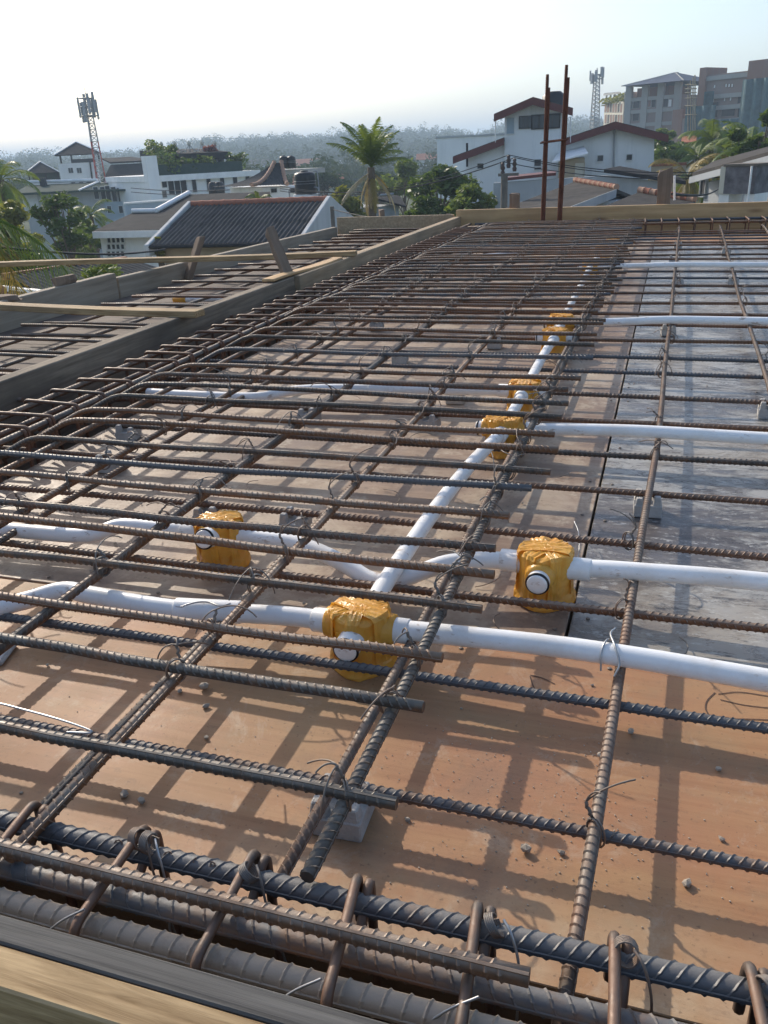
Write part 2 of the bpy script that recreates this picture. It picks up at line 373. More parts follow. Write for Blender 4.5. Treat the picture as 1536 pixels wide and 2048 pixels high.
# loose planks lying across the strip
def plank(p, q, wd, th, mat, label, roll=0.0):
    p, q = Vector(p), Vector(q); L = (q - p).length; d = (q - p).normalized()
    mb = MB(); n = 14; r2 = random.Random(label); V = []
    for i in range(n + 1):
        t = i / n; x = L * t; wob = 0.004 * math.sin(t * 5 + 1); ww = wd * (1 + 0.05 * math.sin(t * 9 + 2)) / 2
        V += [(x, -ww, wob), (x, ww, wob), (x, ww, wob + th), (x, -ww, wob + th)]
    F = [(0, 1, 2, 3)] + [(4*i+k, 4*(i+1)+k, 4*(i+1)+(k+1) % 4, 4*i+(k+1) % 4) for i in range(n) for k in range(4)] + [(4*n+3, 4*n+2, 4*n+1, 4*n)]
    o = mb.add(V, F).build('loose_plank', MT[mat], None, p, None, 0.002)
    o.rotation_euler = (roll, -math.asin(d.z), math.atan2(d.y, d.x)); return tag(o, label, 'plank')
plank((-3.20, 3.50, 0.112), (-1.39, 3.82, 0.116), 0.062, 0.022, 'tanx', 'weathered loose plank laid across both boards with its end in the palm fronds')
plank((-2.75, 2.43, 0.112), (-1.36, 2.295, 0.1125), 0.055, 0.020, 'tanx', 'light tan loose plank spanning the narrow strip')
plank((-1.452, 2.98, 0.114), (-1.437, 3.7, 0.1145), 0.05, 0.010, 'pine', 'short thin pine strip lying on top of the middle board')
def stake(p, q, wd, label, jag=True):
    p, q = Vector(p), Vector(q); d = (q - p); L = d.length
    r2 = random.Random(label); V = []; n = 6
    for i in range(n + 1):
        t = i / n; k = wd / 2 * (1 + r2.uniform(-.12, .12)); V += [(-k, -k*.6, L*t), (k, -k*.6, L*t), (k, k*.6, L*t), (-k, k*.6, L*t)]
    for j in range(4): V[4*n+j] = (V[4*n+j][0]*.8, V[4*n+j][1], L * (1 - r2.uniform(0, .22)))
    F = [(3, 2, 1, 0)] + [(4*i+k, 4*i+(k+1) % 4, 4*(i+1)+(k+1) % 4, 4*(i+1)+k) for i in range(n) for k in range(4)] + [(4*n, 4*n+1, 4*n+2, 4*n+3)]
    o = MB().add(V, F).build('timber_stake', MT['stake'], None, p, None, 0.002); o.rotation_euler = d.to_track_quat('Z', 'Y').to_euler()
    return tag(o, label, 'stake')
stake((-1.463, 3.19, 0.113), (-1.56, 3.25, 0.30), 0.045, 'split old stake standing up from the joint of the middle boards')
stake((-2.335, 3.86, -0.002), (-2.27, 3.95, 0.215), 0.05, 'broken leaning stake nailed to the outer edge board')
stake((-1.50, 6.16, -0.05), (-1.52, 6.155, 0.165), 0.06, 'stub of squared timber behind the corner of the far boards')
stake((-2.02, 6.17, -0.05), (-2.03, 6.165, 0.205), 0.06, 'squared timber stub behind the board at the end of the narrow strip')
stake((-1.05, 6.19, -0.05), (-1.05, 6.19, 0.305), 0.075, 'tall timber stub behind the pine board beside the starter bars')
stake((-0.055, 6.20, -0.05), (-0.055, 6.20, 0.40), 0.09, 'thick brown timber stub behind the pine board carrying a wire')
def chip(p, s, seed, label):
    o = bpy.data.objects.new('timber_chip', None)
    mb = MB(); r2 = random.Random(seed); V = []
    for z in (0, .5, 1):
        for k in range(6):
            a = k * math.pi / 3; q = r2.uniform(.7, 1.1); V.append((math.cos(a) * s[0] * q / 2, math.sin(a) * s[1] * q / 2, z * s[2] * r2.uniform(.8, 1.05)))
    F = [tuple(range(5, -1, -1)), tuple(range(12, 18))] + [(6*i+k, 6*i+(k+1) % 6, 6*i+6+(k+1) % 6, 6*i+6+k) for i in range(2) for k in range(6)]
    return tag(mb.add(V, F).build('timber_chip', MT['stake'], None, p, (0, 0, seed), 0.002), label, 'chip')
chip((-2.385, 2.98, 0.107), (0.05, 0.14, 0.035), 3, 'torn wood chip lying on the grey edge board')
chip((-2.39, 2.62, 0.10), (0.06, 0.16, 0.02), 5, 'flat wood offcut lying on the grey edge board by the tiled ridge')

# ------------------------------------------------------------------ reinforcing bars
def bent(path, r=0.03, n=4):             # round off the corners of a polyline
    P = [Vector(p) for p in path]; out = [P[0]]
    for i in range(1, len(P) - 1):
        a, b, c = P[i-1], P[i], P[i+1]; d = min(r, (a-b).length*.45, (c-b).length*.45)
        p0 = b + (a-b).normalized()*d; p1 = b + (c-b).normalized()*d
        for k in range(n + 1):
            t = k / n; out.append(p0*(1-t)**2 + b*2*t*(1-t) + p1*t*t)
    out.append(P[-1]); return out
def rebar_mesh(name, path, d, mat, pitch=0.0088, tilt=0.62, ribs=True, phase=0.0, nside=10, roll=0.0):
    P = np.array([tuple(p) for p in path], float)
    seg = np.linalg.norm(np.diff(P, axis=0), axis=1); S = np.concatenate([[0], np.cumsum(seg)]); L = S[-1]
    T = np.gradient(P, axis=0) if len(P) > 2 else np.repeat((P[1] - P[0])[None], 2, 0)
    T /= np.linalg.norm(T, axis=1)[:, None]
    up = np.array([0, 0, 1.0]) if abs(T[0][2]) < 0.9 else np.array([1.0, 0, 0])
    N1 = np.cross(T, up); N1 /= np.linalg.norm(N1, axis=1)[:, None]; N2 = np.cross(N1, T)
    cr, sr = math.cos(roll), math.sin(roll); N1, N2 = N1*cr + N2*sr, N2*cr - N1*sr
    r0 = d / 2 * 0.93
    V, F = [], []
    ang = np.arange(nside) * 2 * math.pi / nside
    for i in range(len(P)):
        V.append(P[i] + r0 * (np.cos(ang)[:, None] * N1[i] + np.sin(ang)[:, None] * N2[i]))
    V = list(np.concatenate(V))
    for i in range(len(P) - 1):
        for k in range(nside): F.append((i*nside+k, i*nside+(k+1) % nside, (i+1)*nside+(k+1) % nside, (i+1)*nside+k))
    b = len(V); V += [P[0], P[-1]]; e = (len(P)-1)*nside
    for k in range(0, nside, 1):
        F.append((b, (k+1) % nside, k, k)); F.append((b+1, e+k, e+(k+1) % nside, e+(k+1) % nside))
    Va = [np.array(V)]; Fa = [np.array(F)]; cnt = len(V)
    def at(s):
        i = np.clip(np.searchsorted(S, s, 'right') - 1, 0, len(seg)-1); t = ((s - S[i]) / seg[i])[:, None]
        lin = lambda A: A[i]*(1-t) + A[i+1]*t
        return lin(P), lin(T), lin(N1), lin(N2)
    if ribs:
        m = max(1, int((L - 0.01) / pitch)); base = 0.004 + phase*pitch + np.arange(m) * pitch
        st = 6; h = d * (0.095 if d < .014 else 0.062); wv = d * (0.125 if d < .014 else 0.095)
        for side in (0, 1):
            A = []; 
            for j in range(st):
                f = j / (st - 1); a = side * math.pi + math.pi * (0.07 + 0.86 * f)
                off = (f - 0.5) * d * tilt * 1.25 * (1 if side == 0 else -1)
                hh = h * min(1.0, 2.6 * math.sin(math.pi * (0.06 + 0.88 * f)))
                for dx, rr in ((-wv, r0 * 0.985), (0.0, r0 + hh), (wv, r0 * 0.985)):
                    s = np.clip(base + (pitch/2 if side else 0) + off + dx, 0.0005, L - 0.0005); p, t_, n1, n2 = at(s)
                    A.append(p + rr * (math.cos(a) * n1 + math.sin(a) * n2))
            A = np.stack(A, 1).reshape(-1, 3)      # m x (st*3)
            q = []
            for j in range(st - 1):
                for k in range(2): q.append((j*3+k, j*3+k+1, (j+1)*3+k+1, (j+1)*3+k))
            q = np.array(q); Fb = (np.arange(m)[:, None, None] * (st*3) + q[None]).reshape(-1, 4) + cnt
            Va.append(A); Fa.append(Fb); cnt += len(A)
        for a in (0.0, math.pi):                 # the two lengthwise ribs
            A = []
            for i in range(len(P)):
                dirv = math.cos(a)*N1[i] + math.sin(a)*N2[i]; tv = -math.sin(a)*N1[i] + math.cos(a)*N2[i]
                for o_, q_ in ((-.10*d, r0*.96), (-.07*d, r0*1.07), (.07*d, r0*1.07), (.10*d, r0*.96)): A.append(P[i] + dirv*q_ + tv*o_)
            Fb = [(i*4+k, i*4+k+1, (i+1)*4+k+1, (i+1)*4+k) for i in range(len(P)-1) for k in range(3)]
            Va.append(np.array(A)); Fa.append(np.array(Fb) + cnt); cnt += len(A)
    V = np.concatenate(Va); F = np.concatenate(Fa)
    me = bpy.data.meshes.new(name)
    # triangles written as degenerate quads are split out
    tri = F[F[:, 2] == F[:, 3]][:, :3]; quad = F[F[:, 2] != F[:, 3]]
    me.vertices.add(len(V)); me.vertices.foreach_set('co', V.astype(np.float32).ravel())
    lv = np.concatenate([quad.ravel(), tri.ravel()]).astype(np.int32)
    me.loops.add(len(lv)); me.loops.foreach_set('vertex_index', lv)
    ls = np.concatenate([np.arange(len(quad))*4, len(quad)*4 + np.arange(len(tri))*3]).astype(np.int32)
    lt = np.concatenate([np.full(len(quad), 4), np.full(len(tri), 3)]).astype(np.int32)
    me.polygons.add(len(ls)); me.polygons.foreach_set('loop_start', ls); me.polygons.foreach_set('loop_total', lt)
    sm = np.zeros(len(ls), bool); sm[:(len(P)-1)*nside] = True; me.polygons.foreach_set('use_smooth', sm)
    me.materials.append(mat); me.update(); me.validate(); return me

D1 = 0.0111
TOPY = [.470, .591, .669, .773, .854, .918, 1.021, 1.117, 1.202, 1.305, 1.377, 1.489, 1.576, 1.673, 1.761, 1.941, 2.1, 2.228, 2.363, 2.421, 2.552]
TOPX = [-.162, -.174, -.176, -.159, -.161, -.173, -.173, -.159, -.142, -.143, -.158, -.159, -.157, -.169, -.152, -.143, -.153, -.157, -.151, -.149, -.181]
y = 2.552
while y < 5.70:
    y += 0.098 + rnd.uniform(-.016, .016); TOPY.append(y); TOPX.append(-.16 + rnd.uniform(-.02, .02))
ZT = 0.0945
tv = []
for k in range(5):
    r2 = random.Random(k); z0 = 0.0; pth = [(-1.235, 0, -.10), (-1.155, 0, -.10), (-.955, 0, 0.0)]
    pth = bent(pth + [(-.45, 0, 0.0)], .03) [:-1]
    for i in range(1, 13):
        t = i / 12; x = -.93 + t * .93; pth.append(Vector((x, .0045 * math.sin(t * 4 + k) + .0025 * r2.uniform(-1, 1), .002 * math.sin(t * 6 + 2 * k))))
    tv.append(rebar_mesh('top_bar', pth, D1, MT['steel' if k < 3 else ('steel_rust' if k == 3 else 'steel_blue')], phase=r2.random(), tilt=(0.75, -0.7, 0.25, 0.7, -0.6)[k], roll=r2.uniform(0, 3)))
top_bars = []
for i, (yy, xx) in enumerate(zip(TOPY, TOPX)):
    o = link('rebar', tv[[2, 0, 1, 2, 0, 3, 1, 4][i % 8]], None, (xx, yy, ZT), (0, 0, R(rnd.uniform(-.55, .55))))
    tag(o, 'dark ribbed bar of the upper mat cranked down into the side beam', 'rebar', 'upper mat crossbars'); top_bars.append(o)
for i_, lb_ in ((1, 'ribbed crossbar whose free end stops just in front of the nearest taped box'), (2, 'ribbed crossbar running across the white cap of the nearest taped box'),
                (3, 'ribbed crossbar passing just behind the nearest taped box'), (4, 'ribbed crossbar passing over the point where two white conduits cross')):
    top_bars[i_]['label'] = lb_; del top_bars[i_]['group']
top_bars[0]['label'] = 'ribbed crossbar with raised lettering, lying over the white spacer block'
del top_bars[0]['group']

BOTY = [.536, .715, .908, 1.102, 1.292, 1.474, 1.668, 1.868, 2.075, 2.239, 2.46, 2.69, 2.862, 3.077, 3.288, 3.479, 3.667, 3.86, 4.06, 4.297, 4.44, 4.68, 4.868, 5.02, 5.18, 5.345, 5.50, 5.64]
bv = []
for k in range(4):
    r2 = random.Random(50 + k); pth = [Vector((x, .004 * math.sin(x * 1.7 + k) , .0015 * math.sin(x * 3 + k))) for x in np.linspace(-1.36, 1.95, 24)]
    bv.append(rebar_mesh('bottom_bar', pth, D1 * .96, MT[('steel', 'steel_rust', 'steel_blue', 'steel_rust')[k]], phase=r2.random(), tilt=(.8, -.7, .65, -.75)[k], roll=r2.uniform(0, 3)))
ZB = 0.0300
for i, yy in enumerate(BOTY):
    o = link('rebar', bv[[2, 2, 0, 3, 1, 0, 1, 3][i % 8]], None, (0, yy, ZB), (0, 0, R(rnd.uniform(-.2, .2))))
    tag(o, 'long thin ribbed bar of the lower mat running straight across the deck', 'rebar', 'lower mat crossbars')
    sp_ = {0: 'lower mat bar running beside the pale spacer block under the lettered bar', 1: 'lower mat bar passing in front of the foot of the nearest taped box', 2: 'lower mat bar passing in front of the taped box on the plywood seam', 4: 'lower mat bar resting on the spacer block beside the brown lengthwise bar', 11: 'lower mat bar lying close beyond the conduit from the twin boxes'}.get(i)
    if sp_: o['label'] = sp_; del o['group']

ZLT, ZLB = 0.0825, 0.0418
def long_bar(pts, d, mat, label, tilt=.7, group=None, roll=0.0):
    P = [Vector(p) for p in pts]; path = []
    for i in range(len(P) - 1):
        n = max(2, int((P[i+1]-P[i]).length / .25))
        for k in range(n):
            q = P[i].lerp(P[i+1], k / n); path.append(q + Vector((.0015 * math.sin(q.y * 5 + P[0].x * 9), 0, .0012 * math.sin(q.y * 7))))
    path.append(P[-1])
    o = link('rebar', rebar_mesh('long_bar', path, d, MT[mat], tilt=tilt, roll=roll)); return tag(o, label, 'rebar', group)
LB = [(-.206, .392), (-.430, .352), (-.645, .44), (-.885, .44), (-1.045, .44)]
gl = 'dark lengthwise bar under the crossbars of the upper mat'
for i, (x, y0) in enumerate(LB):
    z = ZLT - (.004 if i == 1 else 0)
    long_bar([(x, y0, z), (x - .004, 2.2, ZLT), (x + (.008 if i == 0 else -.05), 5.72, ZLT)], D1 * (1.05 if i < 2 else 1), 'steel' if i != 0 else 'steel', gl if i else 'outermost lengthwise bar of the upper mat tying the free ends of the crossbars', tilt=(-.7, .7)[i % 2], group='upper mat lengthwise bars' if i else None, roll=.6 * i)
for i, (x, y0) in enumerate([(-.243, .405), (-.475, .43), (-.70, .43), (-.922, .43)]):
    long_bar([(x, y0, ZLB), (x + .006, 1.3, ZLB), (x, 2.8, ZLB), (x + .01, 5.70, ZLB)], D1 * .96, 'steel_rust' if i == 0 else 'steel', 'rusty lengthwise bar of the lower mat beside the capped bar ends' if i == 0 else 'lengthwise bar of the lower mat beneath the crossbars', tilt=.7, group=None if i == 0 else 'lower mat lengthwise bars', roll=i)
long_bar([(-.026, .352, ZLB), (-.018, .541, ZLB), (-.010, .782, ZLB), (.010, 1.5, ZLB), (.024, 2.61, ZLB), (.058, 5.78, ZLB)], D1, 'steel_rust', 'brown lengthwise bar passing beneath the white conduits right of the plywood seam', tilt=.15, roll=.25)
long_bar([(.205, .40, ZLB), (.222, 1.2, ZLB), (.238, 2.0, ZLB), (.246, 3.06, ZLB), (.300, 5.85, ZLB)], D1, 'steel_rust', 'brown lengthwise bar bending away from the plywood seam', tilt=.2, roll=.4)
for x in (.48, .71, .95, 1.2, 1.45, 1.7): long_bar([(x, .40, ZLB), (x + .01, 3, ZLB), (x + .06, 5.85, ZLB)], D1, 'steel_rust', 'brown lengthwise bar on the far right of the film faced plywood', group='far right lengthwise bars')

# raised lettering on the nearest crossbar
def raised_text(s, size, mat, parent, loc, rot):
    cu = bpy.data.curves.new('letters', 'FONT'); cu.body = s; cu.size = size; cu.extrude = 0.0005; cu.resolution_u = 2; cu.space_character = 1.6
    t = bpy.data.objects.new('letters', cu); COL.objects.link(t)
    dg = bpy.context.evaluated_depsgraph_get(); me = bpy.data.meshes.new_from_object(t.evaluated_get(dg)); bpy.data.objects.remove(t)
    me.materials.clear(); me.materials.append(MT[mat]); o = link('raised_lettering', me, parent, loc, rot); return o
raised_text('W D B 5  1 0', .0085, 'steel', top_bars[0], (-.155, -.0058, .0002), (R(52), 0, 0))

# ------------------------------------------------------------------ beam cage in the near trough
D2 = 0.0165
def straight(y, z, x0, x1, d, mat, label, pitch, tilt=.9, wob=.003, roll=0., name='rebar'):
    path = [Vector((x, y + wob * math.sin(x * 3), z + wob * .4 * math.sin(x * 5))) for x in np.linspace(x0, x1, 18)]
    return tag(link(name, rebar_mesh('beam_bar', path, d, MT[mat], pitch=pitch, tilt=tilt, nside=14, roll=roll)), label, 'rebar')
mainb = straight(.396, .067, -1.36, 2.0, D2, 'steel_blue', 'thick blue grey ribbed bar along the edge of the plywood deck', .0108, .7)
straight(.351, .0915, -1.3, -.043, .0125, 'steel', 'medium bar lying on top of the stirrups, its end butting a blue bar', .0085, .25, .001, 1.2)
straight(.3565, .0655, -1.36, 2.0, D2, 'steel_blue', 'thick blue ribbed bar under the medium bar in the beam trough', .0125, -.5)
straight(.331, .0640, -1.36, 2.0, .0185, 'steel_cem', 'thick bar crusted with old cement in the beam trough', .0135, .15)
straight(.396, -.195, -1.36, 2.0, D2, 'steel_blue', 'thick bar at the bottom of the beam trough under the deck edge', .0108)
straight(.318, -.195, -1.36, 2.0, D2, 'steel_rust', 'thick bar at the bottom of the beam trough under the grey plank', .0108)
raised_text('O O  C  6 B', .011, 'steel_rust', mainb, (-.368, .3885, .0695), (R(50), 0, 0))
def stirrup_mesh(wd, z0, z1, d, hook=True, seed=0, back=0.0):
    r2 = random.Random(seed)
    P = [(wd, 0.010, z1 - .045), (wd + .001, .009, z1), (wd * .5, .004, z1 + .0005), (0, 0, z1), (0, 0, z0), (wd, 0, z0), (wd, 0, z1), (wd - .035, 0, z1 - .030)]
    return MB().tube(bent(P, .012, 4), d/2, 8).mesh('stirrup', MT['stirrup'])
# near beam stirrups: local x across the beam, so they are turned by 90 degrees
sm = [stirrup_mesh(.098, -.203, .0795, .0076, seed=k) for k in range(2)]
for i, x in enumerate([-.62, -.53, -.44, -.344, -.251, -.160, -.077, .009, .094, .18, .27, .36]):
    o = link('stirrup', sm[i % 2], None, (x, .3105, 0), (0, 0, R(90 + rnd.uniform(-3, 3))))
    tag(o, 'rusty plain stirrup hooked over the thick blue grey bar at the deck edge', 'stirrup', 'stirrups of the near beam')
# side beam cage
sm2 = [stirrup_mesh(.152, -.20, .078, .0085, seed=9 + k) for k in range(2)]
for i in range(54):
    o = link('stirrup', sm2[i % 2], None, (-1.345, .62 + i * .0945 + rnd.uniform(-.01, .01), 0), (0, 0, R(rnd.uniform(-9, 1))))
    tag(o, 'dark stirrup of the beam cage alongside the middle board', 'stirrup', 'stirrups of the side beam')
def lengthwise(x, z, d, mat, label):
    path = [Vector((x + .004 * math.sin(t), t, z)) for t in np.linspace(.42, 6.05, 22)]
    tag(link('rebar', rebar_mesh('beam_bar', path, d, MT[mat], pitch=.0105)), label, 'rebar')
lengthwise(-1.333, .067, D2 * .9, 'steel', 'thick bar of the side beam cage nearest the middle board')
lengthwise(-1.206, .067, D2 * .9, 'steel', 'thick bar of the side beam cage nearest the plywood')
lengthwise(-1.27, .058, .012, 'steel_rust', 'middle bar of the side beam cage below the stirrup tops')
lengthwise(-1.333, -.19, D2, 'steel_rust', 'thick bottom bar of the side beam cage by the board')
lengthwise(-1.206, -.19, D2, 'steel_rust', 'thick bottom bar of the side beam cage by the deck')
# far beam cage
straight(5.80, .066, -1.3, 2.0, D2, 'steel', 'dark bar of the far beam cage nearest the plywood', .0108)
straight(6.03, .066, -1.3, 2.0, D2, 'steel_blue', 'dark bar of the far beam cage against the pine board', .0108)
sm3 = stirrup_mesh(.25, -.2, .0785, .0085)
for i in range(30):
    o = link('stirrup', sm3, None, (-1.05 + i * .1 + rnd.uniform(-.01, .01), 5.787, 0), (0, 0, R(90)))
    tag(o, 'stirrup of the beam cage along the pine board', 'stirrup', 'stirrups of the far beam')
# starter bars standing up at the far edge
for x, dx, h, lb in ((-.822, .010, .96, 'tall rusty upright starter bar of the shorter pair'), (-.812, .010, .885, 'shorter rusty upright bar lapped to the shorter pair'),
                     (-.716, .020, 1.005, 'tallest rusty upright starter bar at the far edge'), (-.704, .021, .935, 'rusty upright bar lapped to the tallest starter bar')):
    path = [Vector((x + dx * t, 5.93 + .004 * (x > -.76), -.2 + (h + .2) * t)) for t in np.linspace(0, 1, 10)]
    tag(link('starter_bar', rebar_mesh('starter_bar', path, .0215, MT['rust'], pitch=.012)), lb, 'rebar')
tag(MB().tube([(-.845, 5.915, .565), (-.67, 5.917, .578)], .005, 8).build('cross_link', MT['rust']), 'short horizontal bar tied between the two pairs of starter bars', 'rebar')
tag(MB().tube([(-.84, 5.942, .571), (-.665, 5.945, .583)], .005, 8).build('cross_link', MT['rust']), 'second short horizontal bar behind the first between the starter bars', 'rebar')

# ------------------------------------------------------------------ bars of the narrow strip beyond the middle board
sv = [rebar_mesh('strip_bar', [Vector((x, .003*math.sin(x*4+k), .0012*math.sin(x*7))) for x in np.linspace(0, .66, 6)], .0115, MT[('steel', 'steel_rust')[k]], tilt=(.7, -.7)[k]) for k in range(2)]
y = 1.25; i = 0
while y < 6.0:
    o = link('rebar', sv[i % 2], None, (-2.10 + rnd.uniform(-.035, .035), y, .045 + .014 * (i % 2)), (0, 0, R(rnd.uniform(-1.2, 1.2))))
    tag(o, 'short ribbed bar with a free end in the narrow strip', 'rebar', 'short bars of the narrow strip'); y += .105 + rnd.uniform(-.015, .015); i += 1
for x in (-2.02, -1.80, -1.58):
    path = [Vector((x + .01*math.sin(t*2), t, .033)) for t in np.linspace(1.25, 6.0, 16)]
    tag(link('rebar', rebar_mesh('strip_long', path, .0115, MT['steel'])), 'lengthwise bar under the short bars of the narrow strip', 'rebar', 'lengthwise bars of the narrow strip')

# ------------------------------------------------------------------ conduits and junction boxes
PR = 0.0116
def smooth_path(pts, sub=6):             # Catmull-Rom through the points
    P = [Vector(p) for p in pts]; P = [P[0]*2 - P[1]] + P + [P[-1]*2 - P[-2]]; out = []
    for i in range(1, len(P) - 2):
        a, b, c, d = P[i-1:i+3]
        for k in range(sub):
            t = k / sub; out.append(.5 * ((2*b) + (c-a)*t + (2*a-5*b+4*c-d)*t*t + (3*b-a-3*c+d)*t**3))
    out.append(P[-2]); return out
def conduit(pts, label, couplings=(), sub=6):
    root = empty('conduit', Vector(pts[0]))
    o0 = Vector(pts[0]); path = [p - o0 for p in smooth_path(pts, sub)]
    MB().tube(path, PR, 20).build('pipe', MT['pvc'], root)
    for a, b in couplings:
        MB().lathe([(PR*.98, 0), (PR*1.19, .0004), (PR*1.22, .002), (PR*1.22, (Vector(b)-Vector(a)).length - .002), (PR*1.19, (Vector(b)-Vector(a)).length - .0004), (PR*.98, (Vector(b)-Vector(a)).length)], 20, Vector(a) - o0, Vector(b) - Vector(a)).build('coupling', MT['pvc'], root)
    return tag(root, label, 'conduit')
BZ = 0.050
BOX = [(-.302, .775), (-.118, .975), (-.590, .970), (-.274, 1.535), (-.277, 1.805), (-.283, 2.385), (-.292, 2.600), (-.318, 3.88), (-.316, 4.50), (-.285, 4.83)]
def bx(i, dx, dy, z=BZ): return (BOX[i][0] + dx, BOX[i][1] + dy, z)
RB = 0.036                               # distance of a conduit end from the box axis
conduit([bx(0, RB, 0), (-.20, .773, .054), (-.02, .768, .0595), (.3, .748, .057), (.9, .73, .05), (1.6, .72, .05)], 'white conduit running right from the box with the big folded tape top')
conduit([bx(0, -RB, 0), (-.40, .772, .051), (-.54, .757, .050), (-.66, .760, .052), (-.705, .762, .052), (-.755, .737, .042), (-.83, .690, .0368), (-1.0, .66, .0368), (-1.15, .655, .0368)], 'white conduit with a joint sleeve bending down at the left of the nearest taped box', [((-.452, .768, .0507), (-.535, .7572, .0502))])
conduit([bx(1, RB, 0), (0.0, .970, .056), (.2, .968, .0595), (.8, .96, .05), (1.6, .95, .05)], 'white conduit running right from the box on the plywood seam')
conduit([bx(1, -RB, 0), (-.19, .974, .049), (-.24, .962, .046), (-.275, .945, .037), (-.31, .928, .026), (-.345, .926, .027), (-.39, .941, .040), (-.46, .962, .0495), (-.52, .968, .050), bx(2, RB, 0)], 'white conduit dipping under another pipe between two taped boxes')
conduit([bx(2, -RB, 0), (-.68, .968, .0495), (-.755, .966, .048), (-.79, .945, .040), (-.83, .936, .0385), (-.95, .93, .039), (-1.15, .925, .0385)], 'white conduit stepping down left of the box with the tilted cap')
conduit([bx(0, 0, RB), (-.306, .88, .050), (-.304, 1.1, .050), (-.295, 1.3, .050), (-.283, 1.42, .050), bx(3, 0, -RB)], 'long white conduit running away between the nearest box and the box before the paired boxes')
conduit([bx(3, RB, 0), (-.1, 1.535, .056), (.02, 1.53, .0595), (.3, 1.53, .056), (1.6, 1.5, .05)], 'white conduit running right in the middle of the deck')
conduit([bx(3, 0, RB), bx(4, 0, -RB)], 'short white conduit joining the two closely spaced boxes', sub=4)
conduit([bx(4, -RB, 0), (-.45, 1.795, .0495), (-.60, 1.785, .0475), (-.74, 1.765, .048), (-.82, 1.75, .044), (-.89, 1.705, .0385), (-1.05, 1.695, .0385), (-1.18, 1.70, .0385)], 'white conduit snaking left towards the side beam', [((-.575, 1.7865, .0477), (-.635, 1.7815, .0474))])
conduit([bx(4, 0, RB), (-.281, 1.95, .050), (-.285, 2.2, .050), bx(5, 0, -RB)], 'white conduit between the capped box and the far twin boxes')
conduit([bx(5, 0, RB), bx(6, 0, -RB)], 'stub of white conduit between the twin boxes', sub=4)
conduit([bx(6, RB, 0), (-.1, 2.607, .055), (.03, 2.62, .0595), (.3, 2.63, .057), (1.6, 2.64, .05)], 'white conduit running right from the twin boxes')
conduit([bx(6, 0, RB), (-.298, 2.9, .050), (-.308, 3.4, .050), bx(7, 0, -RB)], 'white conduit striped by bar shadows beyond the twin boxes')
conduit([bx(7, RB, 0), (-.1, 3.87, .055), (.04, 3.86, .0595), (.4, 3.86, .057), (1.6, 3.85, .05)], 'farthest white conduit crossing the film faced plywood')
conduit([bx(7, 0, RB), bx(8, 0, -RB)], 'white conduit under the far crossbars', sub=8)
conduit([bx(8, -RB, 0), (-.6, 4.44, .050), (-.95, 4.28, .049), (-1.17, 4.22, .044)], 'white conduit slanting left under the far crossbars')
conduit([bx(8, 0, RB), bx(9, 0, -RB)], 'last short white conduit before the far beam', sub=6)
conduit([(-1.67, 2.1, .0175), (-1.70, 2.45, .0175), (-1.69, 2.75, .0175), (-1.60, 3.0, .0175), (-1.5, 3.1, .0175)], 'white conduit lying in the narrow strip behind the middle board')
conduit([(-1.95, 3.15, .0185), (-1.75, 3.17, .0185), (-1.5, 3.18, .0185)], 'short white conduit with a taped end in the narrow strip')

def box_body(seed):
    r2 = random.Random(seed); n = 34; V = []
    prof = [(.0372, 0.0), (.0392, .004), (.0380, .013), (.0352, .0185)] + [(.0343, .024 + .0049*i) for i in range(9)] + [(.0341, .0685), (.0330, .0712), (.0275, .0728), (.019, .0736), (.0095, .0742), (.002, .0744)]
    ph = [r2.uniform(0, 6.28) for _ in range(12)]
    for j, (r, z) in enumerate(prof):
        for k in range(n):
            a = 2*math.pi*k/n + r2.uniform(-.05, .05)
            sq = 1 + .04 * math.cos(4*a)                       # slightly squared by the flat wraps
            fold = .0022 * max(0, math.sin(3*a + ph[3] + z*45))**10 + .0018 * max(0, math.sin(5*a + ph[4] - z*70))**12
            jit = r2.uniform(-.0006, .0006) if 0 < j else 0
            top = 0.0
            if z > .068: top = (r / .034) * (.0016*math.sin(5*a + ph[5]) + .0010*math.sin(8*a + ph[6])) + .0022 * max(0, math.sin(2*a + ph[7] + 30*r))**6 + r2.uniform(-.0004, .0004)
            q = r*sq + fold + jit; V.append((q * math.cos(a), q * math.sin(a), max(0, z + top)))
    m = len(prof)
    F = [(j*n+k, j*n+(k+1) % n, (j+1)*n+(k+1) % n, (j+1)*n+k) for j in range(m-1) for k in range(n)] + [tuple((m-1)*n+k for k in range(n)), tuple(range(n-1, -1, -1))]
    return MB().add(V, F, False).mesh('box_body', MT['tape'])
def tape_strip(ang, wd, seed, tilt=0.0):                       # a band of tape going up one side, over the top and down the other
    r2 = random.Random(seed); pr = [(-.0368, .016), (-.0357, .03), (-.0356, .055), (-.0353, .0700), (-.0320, .0742), (-.015, .0756), (0, .0762), (.015, .0756), (.0320, .0742), (.0353, .0700), (.0356, .055), (.0357, .03), (.0368, .018)]
    V = []; m = 6
    for i, (x, z) in enumerate(pr):
        for k in range(m + 1):
            q = (k / m - .5) * wd; bow = math.sqrt(max(1e-6, 1 - (q / .042)**2)); xx = x * (bow if abs(x) > .02 else 1)
            w_ = .0008 * math.sin(k * 2.4 + i * 1.3 + seed); V.append((xx + w_ * (1 if x > 0 else -1), q + tilt * (i - 6) * .002, z + (w_ if abs(x) < .034 else 0)))
    F = [(i*(m+1)+k, i*(m+1)+k+1, (i+1)*(m+1)+k+1, (i+1)*(m+1)+k) for i in range(len(pr)-1) for k in range(m)]
    mb = MB(); n = len(V); th = .0006
    mb.add([(a, b, c) for a, b, c in V] , F, False); me = mb.mesh('tape_strip', MT['tape'])
    return me
